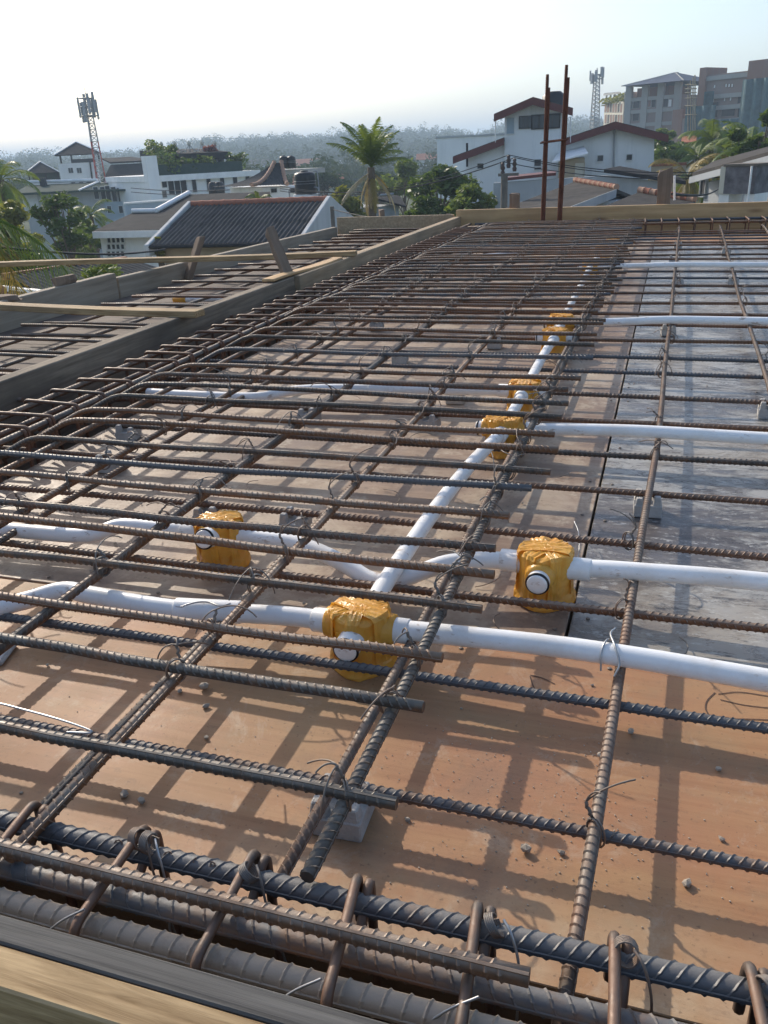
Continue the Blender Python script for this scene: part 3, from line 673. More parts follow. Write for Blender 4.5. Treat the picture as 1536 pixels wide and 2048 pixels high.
def socket(parent, ax, capped, z=BZ, ln=.062, tilt=0.0):
    d = Vector((ax[0], ax[1], tilt)).normalized(); o = Vector((0, 0, z))
    if capped:
        MB().lathe([(.0150, .026), (.0148, .040), (.0140, .0475), (.0136, .050)], 24, o, d).build('socket', MT['pvc'], parent)
        c = MB().lathe([(.0118, .050), (.0130, .0512), (.0130, .0532), (.0122, .0542), (.0095, .0546), (.003, .0547)], 24, o, d).build('end_cap', MT['pvc'], parent)
        MB().lathe([(.0120, .0488), (.0150, .0490), (.0154, .0505), (.0150, .0520), (.0120, .0522)], 24, o, d).build('seal_ring', MT['black'], c)
    else:
        MB().lathe([(.0160, .026), (.0156, .034), (.0146, .036), (.0146, .0575), (.0140, .0585), (.0118, .0588)], 24, o, d).build('socket', MT['pvc'], parent)
def tape_collar(parent, ax, z=BZ):
    d = Vector((ax[0], ax[1], 0)); V = MB(); pr = [(.020, .026), (.0198, .032), (.0182, .038), (.0180, .041), (.0150, .0425)]
    V.lathe(pr, 26, (0, 0, z), d).build('tape_collar', MT['tape'], parent)
blabel = ['amber taped junction box with a broad folded tape top nearest the beam trough', 'amber taped junction box standing on the plywood seam with two capped sockets',
          'amber taped junction box with its cap tilted up at the left of the deck', 'amber taped junction box feeding the conduit across the middle of the deck',
          'amber taped junction box capped on the side of the plywood seam', 'amber taped junction box with caps on both sides, nearer of the twin boxes', 'amber taped junction box half hidden behind its twin',
          'amber taped junction box at the start of the farthest crossing conduit', 'amber taped junction box under the dense far crossbars', 'last amber taped junction box by the far beam']
# per box: right, back, left, front -> c capped, p piped
conf = ['pppc', 'pcpc', 'pcpc', 'ppcp', 'cppp', 'cpcp', 'ppcp', 'ppcp', 'cppp', 'cccp']
for i, (x, y_) in enumerate(BOX):
    b = empty('junction_box', (x, y_, 0.0)); tag(b, blabel[i], 'junction box')
    bd = link('box_body', box_body(20 + i), b); bd.rotation_euler = (0, 0, 0)
    for k in range(3 if i < 7 else 2):
        st = link('tape_strip', tape_strip(0, (.022, .016, .028)[k], i * 3 + k, (.4, -.6, .2)[k]), bd); st.rotation_euler = (0, 0, (.5, 1.75, 2.7)[k] + .5 * i); st.scale = (1 + .006 * k, 1, 1 + .006 * k)
    for c, ax in zip(conf[i], ((1, 0), (0, 1), (-1, 0), (0, -1))):
        socket(b, ax, c == 'c', tilt=(.28 if (i == 2 and ax == (0, -1)) else (-.04 if c == 'c' else 0)))
        if (i * 7 + ax[0] * 3 + ax[1]) % 3 == 0 or (i == 0 and ax == (-1, 0)): tape_collar(b, ax)
    if i == 2: b.rotation_euler = (0, 0, R(4))
    if i == 1: b.rotation_euler = (0, 0, R(-3))
tag(MB().lathe([(.011, -.03), (.0145, -.028), (.0150, .02), (.013, .03)], 20, (0, 0, 0), (1, 0, 0)).build('tape_wrap', MT['tape'], None, (-1.955, 3.15, .0185)), 'amber tape wrapped round a conduit end in the narrow strip', 'tape')

# ------------------------------------------------------------------ spacer blocks
def spacer_mesh(seed):
    r2 = random.Random(seed); mb = MB(); s = .021
    mb.box((-s, -s, 0), (s, s, .0205))
    for sx in (-1, 1):
        for sy in (-1, 1):
            h = .033 + r2.uniform(-.003, .003); a, b = .0065, s - .0008
            P = [(sx*a, sy*a, .018), (sx*b, sy*a, .018), (sx*b, sy*b, .018), (sx*a, sy*b, .018)]; Q = [(sx*(a+.002), sy*(a+.002), h), (sx*(b-.002), sy*(a+.002), h), (sx*(b-.002), sy*(b-.002), h), (sx*(a+.002), sy*(b-.002), h)]
            mb.add(P + Q, [(3, 2, 1, 0), (4, 5, 6, 7)] + [(k, (k+1) % 4, 4+(k+1) % 4, 4+k) for k in range(4)])
    return mb.mesh('spacer_block', MT['concrete'], .0012)
spm = [spacer_mesh(k) for k in range(3)]
for i, (x, y_, lb) in enumerate([(-.236, .530, 'pale concrete spacer block with grooves under the lettered bar'), (.003, 1.290, 'pale concrete spacer block beside the brown bar on the film faced plywood'), (.022, 2.69, 'small concrete spacer block under the brown bar before the conduit'),
        (.232, 1.862, 'pale concrete spacer block under the bending brown bar'), (-.742, 1.668, None), (-1.09, 1.474, None), (-1.01, 1.292, None), (-.685, 1.102, None), (-.53, 1.102, None), (-.462, 1.668, None), (-.45, 1.868, None),
        (-.70, 2.239, None), (-.47, 2.46, None), (-.92, 2.69, None), (.05, 3.667, None), (.26, 3.667, None), (.03, 4.44, None), (.28, 4.68, None), (-.47, 3.288, None), (.05, 5.02, None), (-.94, .715, None)]):
    o = link('spacer_block', spm[i % 3], None, (x, y_, 0), (0, 0, R(rnd.uniform(-8, 8))))
    if i == 0: o.scale = (1.15, 1.1, 1)
    tag(o, lb or 'small grey concrete spacer block holding up the lower mat', 'spacer', None if lb else 'concrete spacers under the lower mat')
tag(MB().box((-.03, -.024, 0), (.03, .024, .008)).build('plaster_lump', MT['concrete'], None, (-.76, .672, 0), (0, 0, .3), .003), 'flat pale plaster lump under the bent conduit', 'lump')

# ------------------------------------------------------------------ wire ties
def tie_mesh(seed, dz, tails=2, axis_rot=0.0):
    """A doubled wire looped diagonally round two crossing bars, twisted on top with loose tails. Origin: centre of the upper bar."""
    r2 = random.Random(seed); mb = MB(); r = .00095; rr = .0075
    for k in range(2):
        o = k * .0016; P = []
        for j in range(15):
            a = 2*math.pi*j/14 + .4; P.append(((.0085 + o) * math.cos(a) * .75 + o, (.0085 + o) * math.cos(a) * .75 - o, -dz/2 + (dz/2 + rr) * math.sin(a)))
        mb.tube(P, r, 5, False)
    p = Vector((.004, .003, rr)); P = [p]                      # twisted knot
    d = Vector((r2.uniform(-1, .3), r2.uniform(-.6, .6), r2.uniform(.4, 1))).normalized()
    for j in range(7): P.append(p + d * .0022 * j + Vector((.0008 * math.cos(j * 2), .0008 * math.sin(j * 2), 0)))
    mb.tube(P, r * 1.7, 5)
    for k in range(tails):
        L = r2.uniform(.012, .05); q = P[-1].copy(); dd = Vector((r2.uniform(-1, 1), r2.uniform(-1, 1), r2.uniform(-.3, .9))).normalized(); T = [q.copy()]; turn = Vector((r2.uniform(-1, 1), r2.uniform(-1, 1), r2.uniform(-2.2, -.2)))
        for j in range(8):
            q = q + dd * L / 8; dd = (dd + turn * .16).normalized(); T.append(q.copy())
        mb.tube(T, r * .9, 5)
    return mb.mesh('wire_tie', MT['wire'])
tieA = [tie_mesh(k, .012, 3 if k % 3 else 2) for k in range(7)]
n_t = 0
for i, (yy, xx) in enumerate(zip(TOPY, TOPX)):
    for j, (x, y0) in enumerate(LB[:4]):
        if yy < y0 + .02 or (i > 32 and (i + j) % 2): continue
        if i <= 20 and rnd.random() < .12: continue
        o = link('wire_tie', tieA[rnd.randrange(7)], None, (x, yy, ZT), (0, 0, R(rnd.choice((0, 90, 180, 270)) + rnd.uniform(-15, 15))))
        tag(o, 'thin twisted wire tie binding two crossed bars of the upper mat', 'wire tie', 'wire ties of the upper mat'); n_t += 1
for i, yy in enumerate(BOTY):
    for x in ((-.018, .01, .03, .05)[min(3, i // 5)], .24 + .01 * (i // 6)):
        if (i + int(x * 50)) % 3 == 1: continue
        o = link('wire_tie', tieA[rnd.randrange(7)], None, (x, yy, ZLB), (0, 0, R(rnd.choice((0, 90, 180, 270)))))
        tag(o, 'thin wire tie where a brown lengthwise bar crosses the lower mat', 'wire tie', 'wire ties of the lower mat')
def wire(pts, label, mat='wire', r=.0008, cat='wire'):
    return tag(MB().tube(smooth_path(pts, 5), r, 5).build('wire_offcut', MT[mat]), label, cat)
wire([(-.10, 1.165, .03), (-.09, 1.13, .028), (-.085, 1.09, .014), (-.09, 1.05, .002)], 'pale curved wire hanging from the free crossbar ends', 'wire_bright')
wire([(-.02, .80, .072), (-.024, .785, .0735), (-.018, .762, .0735), (-.012, .748, .062), (-.016, .742, .050)], 'bright wire loop tying the nearest conduit to the brown bar', 'wire_bright', .0012)
wire([(-.030, .752, .048), (-.031, .758, .066), (-.027, .772, .0735), (-.020, .785, .066)], 'dark wire strand over the nearest conduit at the brown bar', 'wire_bright', .0011)
wire([(-.52, .744, .0625), (-.505, .752, .066), (-.49, .758, .0655), (-.47, .752, .066), (-.463, .764, .064)], 'wire tied round the joint sleeve of the nearest conduit', 'wire_bright', .0011)
wire([(-.462, .467, .101), (-.438, .471, .103), (-.475, .477, .104), (-.53, .484, .102), (-.55, .486, .1015)], 'pair of pale wire tails lying along the lettered bar', 'wire_bright', .001)
for k, (x, y0) in enumerate([(-.335, .412), (-.325, .410), (-.24, .408), (-.062, .41), (.02, .41), (.104, .41)]):
    r2 = random.Random(k)
    wire([(x - .004, y0 - .018, .086), (x + .003, y0 - .026, .082), (x + .009, y0 - .032, .06), (x + .014 + r2.uniform(-.01, .01), y0 - .036, .03 - r2.uniform(0, .03))], 'wire tail dropping into the trough from a coil on a stirrup hook', ('wire', 'wire_bright')[k % 2], .001)['group'] = 'wire tails on the near stirrups'
    w2 = MB()
    for q in range(5):
        a = q * .0012; P = [(.0075 * math.cos(t) , a + .003 * math.sin(t), .0075 * math.sin(t)) for t in np.linspace(0, 6.0, 13)]; w2.tube(P, .0008, 5)
    tag(w2.build('wire_winding', MT['wire'], None, (x - .008, y0 - .018, .080), (r2.uniform(-.4, .4), r2.uniform(-.4, .4), r2.uniform(0, 3))), 'coil of tie wire wound round a stirrup hook at the deck edge', 'wire tie', 'wire coils on the near stirrups')
for x, y_ in ((-.165, .318), (-.34, .322), (-.07, .333)):
    wire([(x, y_, .088), (x - .02, y_ - .006, .075), (x - .045, y_ - .015, .05), (x - .06, y_ - .02, .035)], 'pale wire tail drooping from the cement crusted bar', 'wire_bright', .0009)['group'] = 'wire tails on the cement crusted bar'
for k in range(14):
    r2 = random.Random(300 + k); x = r2.uniform(-.9, .25); y_ = r2.uniform(.5, 1.9); a = r2.uniform(0, 6); L = r2.uniform(.03, .09)
    P = [(x + L*t*math.cos(a + t), y_ + L*t*math.sin(a + t), .0012 + .004*math.sin(3*t)) for t in np.linspace(0, 1, 6)]
    tag(MB().tube(P, .0007, 5).build('wire_offcut', MT['wire']), 'thin wire offcut lying on the plywood', 'wire', 'wire offcuts on the plywood')

# ------------------------------------------------------------------ crumbs, pencil marks
def crumb_mesh(seed):
    r2 = random.Random(seed); bm = bmesh.new(); bmesh.ops.create_icosphere(bm, subdivisions=1, radius=1)
    for v in bm.verts: v.co *= r2.uniform(.65, 1.1); v.co.z *= .65
    zmin = min(v.co.z for v in bm.verts)
    for v in bm.verts: v.co.z -= zmin
    me = bpy.data.meshes.new('crumb'); bm.to_mesh(me); bm.free(); me.materials.append(MT['stone']); return me
cr = [crumb_mesh(k) for k in range(4)]
spots = [(atz(1050, 1703, 0), .006, 'largest pale concrete crumb on the red plywood'), (atz(1372, 1770, 0), .0055, None), (atz(1262, 1468, 0), .005, None), (atz(1122, 1708, 0), .004, None), (atz(410, 1378, 0), .007, None), (atz(250, 1592, 0), .006, None), (atz(283, 1606, 0), .005, None), (atz(412, 1415, 0), .005, None), (atz(360, 1386, 0), .004, None), (atz(815, 1642, 0), .0035, None)]
for k in range(26): spots.append((Vector((rnd.uniform(-.9, .2), rnd.uniform(.45, 1.3), 0)), rnd.uniform(.002, .004), None))
for i, (p, s, lb) in enumerate(spots):
    o = link('concrete_crumb', cr[i % 4], None, p, (0, 0, i)); o.scale = (s, s * .8, s)
    tag(o, lb or 'small concrete crumb lying on the plywood', 'crumb', None if lb else 'concrete crumbs on the plywood')
V, F = [], []; base = np.array([tuple(v.co) for v in cr[0].vertices]); bf = np.array([tuple(p.vertices) for p in cr[0].polygons])
for k in range(900):
    c = rnd.choice(((-.5, .9, .5, .8), (-.1, .6, .12, .12), (0, 1.6, .3, 1.0), (.0, .55, .25, .1))); s = rnd.uniform(.0004, .0010)
    x, y_ = rnd.gauss(c[0], c[2] * .6), rnd.gauss(c[1], c[3] * .5)
    if not (-1.15 < x < .6 and .43 < y_ < 3.5): continue
    F.append(bf + len(V) * len(base)); V.append(base * s + np.array([x, y_, 0]))
tag(link('grit', raw_mesh('grit', np.concatenate(V), np.concatenate(F), MT['stone'])), 'fine grit scattered over the plywood', 'grit', kind='stuff')
nails = MB(); r2 = random.Random(77)
for yy in (.44, .835, .872, 2.06, 2.095, 3.28, 3.315, 4.5, 4.535):
    for k in range(16): nails.lathe([(.0028, 0), (.0026, .0008), (.001, .0010)], 8, (-1.1 + k * .15 + r2.uniform(-.03, .03), yy + r2.uniform(-.006, .006), .0004))
for xx in (SEAM - .018, SEAM + .018):
    for k in range(26): nails.lathe([(.0028, 0), (.0026, .0008), (.001, .0010)], 8, (xx + r2.uniform(-.004, .004), .92 + k * .17 + r2.uniform(-.03, .03), .0004))
tag(nails.build('nail_heads', MT['steel_rust'], deck), kind='stuff')
marks = MB()
for pts in ([(1430, 1385), (1415, 1400), (1411, 1415), (1416, 1428)], [(1436, 1388), (1480, 1384), (1536, 1392)], [(1440, 1399), (1490, 1410), (1560, 1418)], [(1453, 1437), (1500, 1445), (1560, 1447)], [(1456, 1438), (1500, 1438), (1550, 1440)], [(1060, 1352), (1068, 1375), (1085, 1392)], [(1060, 1350), (1085, 1356), (1110, 1368)]):
    P = smooth_path([atz(u, v, 0.0006) for u, v in pts], 6)
    for a, b in zip(P[:-1], P[1:]):
        d = (b - a); n_ = Vector((-d.y, d.x, 0)).normalized() * .0007; marks.add([a - n_, b - n_, b + n_, a + n_], [(0, 1, 2, 3)])
marks.build('pencil_mark', MT['ink'], near_sheet)

# ================================================================== the surroundings
def m_ground():
    n = NB('ground'); f = n.noise(.02, 8, .7); g = n.noise(.3, 6, .7)
    col = n.ramp(f, [(.35, (.05, .075, .025)), (.55, (.10, .11, .05)), (.7, (.17, .13, .085))]); col = n.mix(n.val(g, .5, .7, 0, .5), col, (.14, .12, .09))
    return n.set(col, .95, 0, .1)
def m_roof(name, a, b, sc=(1, 1, 1)):
    n = NB(name); f = n.noise(2.2, 6, .7, n.map(sc)); g = n.noise(.5, 5, .7)
    col = n.ramp(f, [(.3, a), (.7, b)]); col = n.mix(n.val(g, .5, .75, 0, .45), col, tuple(.6 * x for x in a)); return n.set(col, .92, 0, .06, f, .2, .03)
MT.update(
    white=m_wall('white render', (.82, .83, .82), .22), white_w=m_wall('white render old', (.80, .81, .81), .38, stain_col=(.33, .36, .38)), cream=m_wall('cream render', (.62, .58, .48), .3), greywall=m_wall('grey render', (.42, .44, .45), .5),
    bluewall=m_wall('pale blue wall', (.36, .44, .50), .3), tanwall=m_wall('tan wall', (.45, .36, .25), .4), brick=m_wall('raw brick', (.27, .155, .115), .55, stain_col=(.24, .21, .19)), rawconc=m_wall('raw concrete', (.36, .36, .34), .4), brickgrey=m_wall('dusty brick', (.28, .215, .185), .6, stain_col=(.22, .21, .20)),
    roof=m_roof('dark roof sheet', (.028, .028, .030), (.055, .054, .054)), roof_b=m_roof('brown grey roof', (.06, .056, .052), (.11, .10, .09)), roof_g=m_roof('green roof', (.03, .055, .046), (.055, .08, .068)), roof_s=m_roof('slate blue roof', (.085, .10, .14), (.14, .155, .19)),
    corr=m_roof('corrugated sheet', (.06, .058, .056), (.13, .125, .12), (6, 1, 1)), tile=m_plain('red ridge tile', (.30, .115, .07), .85, .35, 4, 0, .3), tile_w=m_plain('faded ridge tile', (.42, .25, .17), .85, .4, 3, 0, .3), maroon=m_plain('maroon barge board', (.13, .035, .03), .6), orange_roof=m_roof('clay tile roof', (.36, .13, .07), (.48, .20, .11)),
    coping=m_wall('weathered coping', (.62, .62, .60), .5), trim=m_plain('white trim', (.80, .80, .78), .6, .12, 2), glass=m_plain('dark glass', (.03, .04, .05), .12, .2, 1.0, 0, 0, .6), frame=m_plain('window frame', (.62, .64, .64), .5), dark=m_plain('dark opening', (.03, .032, .035), .8), tank=m_plain('black tank plastic', (.014, .015, .017), .38, .2, 1.5),
    metal=m_plain('galvanised metal', (.32, .33, .34), .5, .2, 3, .4), red_paint=m_plain('red mast paint', (.42, .08, .06), .6), pole=m_plain('weathered pole', (.17, .145, .12), .9, .3, 3), bark=m_plain('bark', (.14, .105, .075), .95, .35, 6, 0, .5), net=m_plain('green safety net', (.07, .13, .14), .8, .3, 1.0), paper=m_plain('hoarding panel', (.16, .15, .16), .7, .5, 5), bamboo=m_plain('bamboo', (.30, .24, .15), .8), insul=m_plain('insulator', (.06, .03, .025), .3), hedge=m_leaf('hedge leaf', (.03, .06, .015), (.09, .14, .035)),
    leaf_d=m_leaf('dark leaf', (.045, .08, .018), (.11, .17, .04)), leaf_l=m_leaf('light leaf', (.085, .12, .025), (.19, .25, .06)), leaf_y=m_leaf('yellow green leaf', (.13, .14, .025), (.26, .27, .065)), leaf_far=m_leaf('far leaf', (.04, .062, .024), (.07, .10, .036), .15, 0.0),
    palm=m_leaf('palm leaf', (.08, .125, .02), (.19, .25, .05), .3), palm_y=m_leaf('yellowing palm leaf', (.20, .15, .03), (.34, .25, .07), .3), palm_dry=m_leaf('dry palm leaf', (.26, .20, .11), (.42, .35, .21), .2), pink=m_leaf('bougainvillea', (.16, .06, .06), (.34, .14, .15)),
)
gr = MB(); n = 48
gv = [(0, 0, GROUND)] + [(6000 * math.cos(2*math.pi*k/n), 6000 * math.sin(2*math.pi*k/n), GROUND) for k in range(n)]
tag(gr.add(gv, [(0, k+1, (k+1) % n + 1) for k in range(n)]).build('ground', m_ground()), kind='structure')

class Fac:
    """A facade line in plan between two sighted corners; local x runs along it, local y away from the viewer, z up from its base."""
    def __init__(s, u1, D1_, u2, D2_, v=300, base=GROUND):
        a, b = G(u1, v, D1_), G(u2, v, D2_); s.o = Vector((a.x, a.y, base)); d = Vector((b.x - a.x, b.y - a.y, 0)); s.L = d.length
        s.ex = d.normalized(); s.ey = Vector((-s.ex.y, s.ex.x, 0)); s.rz = math.atan2(s.ex.y, s.ex.x)
        if s.ey.dot(Vector((a.x, a.y, 0))) < 0: s.ey = -s.ey
    def loc(s, u, v, off=0.0):
        d = Vector(ray(u, v)); c = Vector((0, 0, EYE)); q = s.o + s.ey * off; t = (q - c).dot(s.ey) / d.dot(s.ey); p = c + d * t - s.o
        return Vector((p.dot(s.ex), off, p.z))
    def root(s, name, label, cat='building', group=None):
        o = empty(name, s.o, s.rz); return tag(o, label, cat, group)
def wall_px(f, root, u1, v1, u2, v2, depth, mat, name='wall', off=0.0, zb=0.0):    # box whose face shows at the given pixel rectangle (v1 top); foot at zb
    a, b = f.loc(u1, v1, off), f.loc(u2, v1, off); z = (a.z + b.z) / 2
    return MB().box((min(a.x, b.x), off, zb), (max(a.x, b.x), off + depth, z)).build(name, MT[mat], root)
def window_px(f, root, u1, v1, u2, v2, off=0.0, mat='glass', mull=1, fr='frame', tr=0):
    a, b = f.loc(u1, (v1 + v2) / 2, off), f.loc(u2, (v1 + v2) / 2, off); zt = f.loc((u1+u2)/2, v1, off).z; zb = f.loc((u1+u2)/2, v2, off).z
    x0, x1 = a.x, b.x; wd = x1 - x0; t = max(.03, wd * .05)
    w_ = empty('window'); w_.parent = root; w_.location = (0, 0, 0)
    fm = MB()
    fm.box((x0 - t, off - .06, zb - t), (x0, off + .02, zt + t)); fm.box((x1, off - .06, zb - t), (x1 + t, off + .02, zt + t)); fm.box((x0, off - .06, zt), (x1, off + .02, zt + t)); fm.box((x0, off - .085, zb - t), (x1, off + .02, zb))
    for k in range(1, mull): fm.box((x0 + wd*k/mull - t*.35, off - .045, zb), (x0 + wd*k/mull + t*.35, off - .012, zt))
    for k in range(1, tr + 1): fm.box((x0, off - .043, zb + (zt-zb)*k/(tr+1) - t*.35), (x1, off - .014, zb + (zt-zb)*k/(tr+1) + t*.35))
    fm.build('frame', MT[fr], w_); MB().box((x0, off - .02, zb), (x1, off + .015, zt)).build('pane', MT[mat], w_)
    return w_
def roof_pts(root_f, pts, t, mat, root, name='roof'):       # roof plane from local points
    return MB().slab(pts, t).build(name, MT[mat], root)
def hip_roof(root, x0, x1, y0, y1, ze, zr, mat, inset=None, ridge_mat='trim', name='roof', t=.12):
    ins = inset if inset is not None else min(x1-x0, y1-y0) / 2 * .98; ym = (y0+y1)/2
    if (x1-x0) >= (y1-y0): r0, r1 = (x0+ins, ym, zr), (x1-ins, ym, zr)
    else: r0, r1 = ((x0+x1)/2, y0+ins, zr), ((x0+x1)/2, y1-ins, zr)
    c = [(x0, y0, ze), (x1, y0, ze), (x1, y1, ze), (x0, y1, ze)]; mb = MB()
    if (x1-x0) >= (y1-y0): fs = [(0, 1, 5, 4), (1, 2, 5), (2, 3, 4, 5), (3, 0, 4)]
    else: fs = [(0, 1, 4), (1, 2, 5, 4), (2, 3, 5), (3, 0, 4, 5)]
    mb.add(c + [r0, r1], fs + [(3, 2, 1, 0)]); o = mb.build(name, MT[mat], root)
    if ridge_mat:
        tb = MB(); k = max(.06, (x1-x0)*.008)
        for a, b in ((c[0], r0), (c[1], r1 if (x1-x0) >= (y1-y0) else r0), (r0, r1)): tb.tube([Vector(a) + Vector((0, 0, .02)), Vector(b) + Vector((0, 0, .02))], k, 6)
        tb.build('ridge_cap', MT[ridge_mat], o)
    return o

# ---------------------------------------------------------------- trees
def leaf_cloud(clumps, per, size, seed, flat=.5):
    r2 = np.random.RandomState(seed); C = []; 
    for (cx, cy, cz, rx, rz) in clumps:
        u = r2.normal(size=(per, 3)); u /= np.linalg.norm(u, axis=1)[:, None]; rad = (r2.uniform(.25, 1, per) ** .45)[:, None]
        p = u * rad * np.array([rx, rx, rz]) * r2.uniform(.85, 1.15, (per, 1)); C.append(p + np.array([cx, cy, cz]))
    C = np.concatenate(C); m = len(C)
    a = r2.normal(size=(m, 3)); a[:, 2] *= flat; a /= np.linalg.norm(a, axis=1)[:, None]; b = r2.normal(size=(m, 3)); b -= (a*b).sum(1)[:, None]*a; b /= np.linalg.norm(b, axis=1)[:, None]
    s = size * r2.uniform(.55, 1.35, (m, 1)); V = np.stack([C - a*s, C - b*s*.42 + a*s*.1, C + a*s, C + b*s*.42 + a*s*.1], 1).reshape(-1, 3)
    return V, np.arange(m*4).reshape(-1, 4)
def tree(name, label, base, height, crown_r, mat, seed, clumps=16, per=170, leaf=.16, trunk_r=.14, crown_h=None, group=None, open_=1.0, cat='tree', lean=0.0):
    r2 = random.Random(seed); root = empty(name, base); tag(root, label, cat, group)
    ch = crown_h or crown_r * 1.5; zc = height - ch * .5; tr = MB(); cl = []
    top = Vector((lean, 0, zc)); tr.tube([(0, 0, 0), (lean*.2 + .05, .03, zc*.4), (lean*.6, -.03, zc*.75), top], [trunk_r, trunk_r*.85, trunk_r*.65, trunk_r*.4], 8)
    for k in range(clumps):
        a = r2.uniform(0, 6.283); e = r2.uniform(-1, 1); q = math.sqrt(1 - e*e) * r2.uniform(.35, 1.0)
        c = Vector((top.x + crown_r*q*math.cos(a)*.82, crown_r*q*math.sin(a)*.82, zc + ch*.5*e*.85)); s = crown_r * r2.uniform(.20, .40) * open_
        cl.append((c.x, c.y, c.z, s, s*r2.uniform(.6, .9)))
        st = Vector((lean*.5, 0, zc*r2.uniform(.55, .95))); md = st.lerp(c, .55) + Vector((0, 0, .12*crown_r)); tr.tube([st, md, c], [trunk_r*.38, trunk_r*.22, trunk_r*.07], 5)
    tr.build('trunk', MT['bark'], root)
    V, F = leaf_cloud(cl, per, leaf, seed); link('crown', raw_mesh('crown', V, F, MT[mat]), root); return root
def tree_px(name, label, u, vtop, D, crown_px, mat, seed, **k):
    p = G(u, vtop, D); sc = D / FPX * 1.02; return tree(name, label, (p.x, p.y, GROUND), p.z - GROUND, crown_px * sc / 2, mat, seed, **k)
def frond_mesh(L, droop, seed, mat, rise=.6, width=.45, nl=46, lw=1.0):
    r2 = random.Random(seed); P = []; q = Vector((0, 0, 0)); ang = rise; step = L / 18
    for i in range(19):
        P.append(q.copy()); q = q + Vector((math.cos(ang), 0, math.sin(ang))) * step; ang -= droop / 18 * (1 + i / 9)
    mb = MB(); mb.tube(P, [.035 * L/3 * (1 - .9*i/18) for i in range(19)], 5); V, F = [], []
    for k in range(nl):
        t = .12 + .87 * k / (nl - 1); f = t * 18; i = min(17, int(f)); p = P[i].lerp(P[i+1], f - i); tg = (P[i+1] - P[i]).normalized()
        ln = width * L/3 * 1.55 * math.sin(math.pi * min(1, .18 + .80*t)) ** .7 * r2.uniform(.8, 1.1)
        for sd in (-1, 1):
            out = Vector((0, sd, 0)); up = tg.cross(out) * sd; d = (out * .75 + tg * .65 + Vector((0, 0, -.25)) * r2.uniform(.3, 1.5)).normalized(); wv = tg * (.022 * L/3 + .006) * lw
            m_ = p + d * ln * .5 + Vector((0, 0, -.02)); e = p + d * ln + Vector((0, 0, -ln * r2.uniform(.15, .5)))
            b = len(V); V += [p - wv, p + wv, m_ + wv*.8, m_ - wv*.8, e]; F += [(b, b+1, b+2, b+3), (b+3, b+2, b+4)]
    mb.add(V, F); return mb.mesh('frond', mat)
def palm(label, base, h, L, n_f, seed, trunk_r=.17, mats=('palm',), low=-.6, high=1.35, group=None, dead=0, lean=(0, 0), name='coconut_palm', width=.45, straight=1.0):
    r2 = random.Random(seed); root = tag(empty(name, base), label, 'palm', group)
    MB().tube([(0, 0, 0), (lean[0]*.3, lean[1]*.3, h*.35), (lean[0]*.7, lean[1]*.7, h*.7), (lean[0], lean[1], h)], [trunk_r*1.3, trunk_r, trunk_r*.9, trunk_r*.8], 10).build('trunk', MT['bark'], root)
    top = Vector((lean[0], lean[1], h))
    for k in range(n_f):
        q_ = (k + .5) / n_f; e = low + (high - low) * (q_ ** .55 if straight < 1 else q_); me = frond_mesh(L * r2.uniform(.85, 1.1), straight * r2.uniform(.7, 1.3) * (1.0 if e > .5 else .8), seed*50 + k, MT[mats[k % len(mats)] if e < .4 else mats[0]], rise=e, width=width)
        o = link('frond', me, root, top); o.rotation_euler = (0, 0, k * 2.399 + r2.uniform(-.25, .25))
    for k in range(dead):
        me = frond_mesh(L * r2.uniform(.7, 1.0), (r2.uniform(.25, .5) if straight < 1 else r2.uniform(.5, 1.0)), seed*90 + k, MT[('palm_dry', 'palm_dry', 'palm_y')[k % 3]], rise=r2.uniform(-1.15, -.35) if straight < 1 else r2.uniform(-1.3, -.7), width=width * .8)
        o = link('frond', me, root, top - Vector((0, 0, .15))); o.rotation_euler = (0, 0, k * 6.283 / dead + r2.uniform(-.3, .3)); o['label'] = 'dry hanging frond'
    return root

# ---------------------------------------------------------------- corrugated house across the gap
f = Fac(307, 26.0, 655, 24.0, v=450)
rt = f.root('corrugated_roof_house', 'low house with a dark corrugated roof, red ridge tiles and white gable copings', 'house')
xl = f.loc(309, 488).x; ze = f.loc(309, 488).z; lo_, hi_ = .5, 8.0
for _ in range(40):                      # plan depth at which the sighted ridge end stands over the eave end
    RUN = (lo_ + hi_) / 2
    if f.loc(383, 411, RUN).x > xl: lo_ = RUN
    else: hi_ = RUN
zr = f.loc(383, 411, RUN).z; xr = f.loc(655, 403, RUN).x
sheets = max(4, round((xr - xl) / 1.02)); pw = .146; sw = (xr - xl) / sheets
def corr_sheet(x0, x1, ya, yb, za, zb_, mat):
    nx = int((x1-x0) / pw * 8); V = []
    for yy, zz in ((ya, za), (yb, zb_)):
        for i in range(nx + 1):
            x = x0 + (x1-x0)*i/nx; V.append((x, yy, zz + .026 * math.sin(2*math.pi*x/pw)))
    n1 = nx + 1; V += [(a, b, c - .012) for a, b, c in V]
    F = [(i, i+1, n1+i+1, n1+i) for i in range(nx)] + [(2*n1+i+1, 2*n1+i, 3*n1+i, 3*n1+i+1) for i in range(nx)]
    return MB().add(V, F, True).mesh('corrugated_sheet', MT[mat])
for k in range(sheets):
    for j in range(2):
        ya, yb = -.35 + j * (RUN + .35) / 2 - (.08 if j else 0), -.35 + (j+1) * (RUN + .35) / 2
        g = lambda yq: ze + (zr - ze) * (yq + .35) / (RUN + .35) + (.02 if j else 0)
        link('corrugated_sheet', corr_sheet(xl + k*sw, xl + (k+1)*sw - .004, ya, yb, g(ya), g(yb), 'corr'), rt)
MB().slab([(xl, RUN, zr), (xr, RUN, zr), (xr, 2*RUN + .3, ze), (xl, 2*RUN + .3, ze)], .05).build('back_roof', MT['corr'], rt)
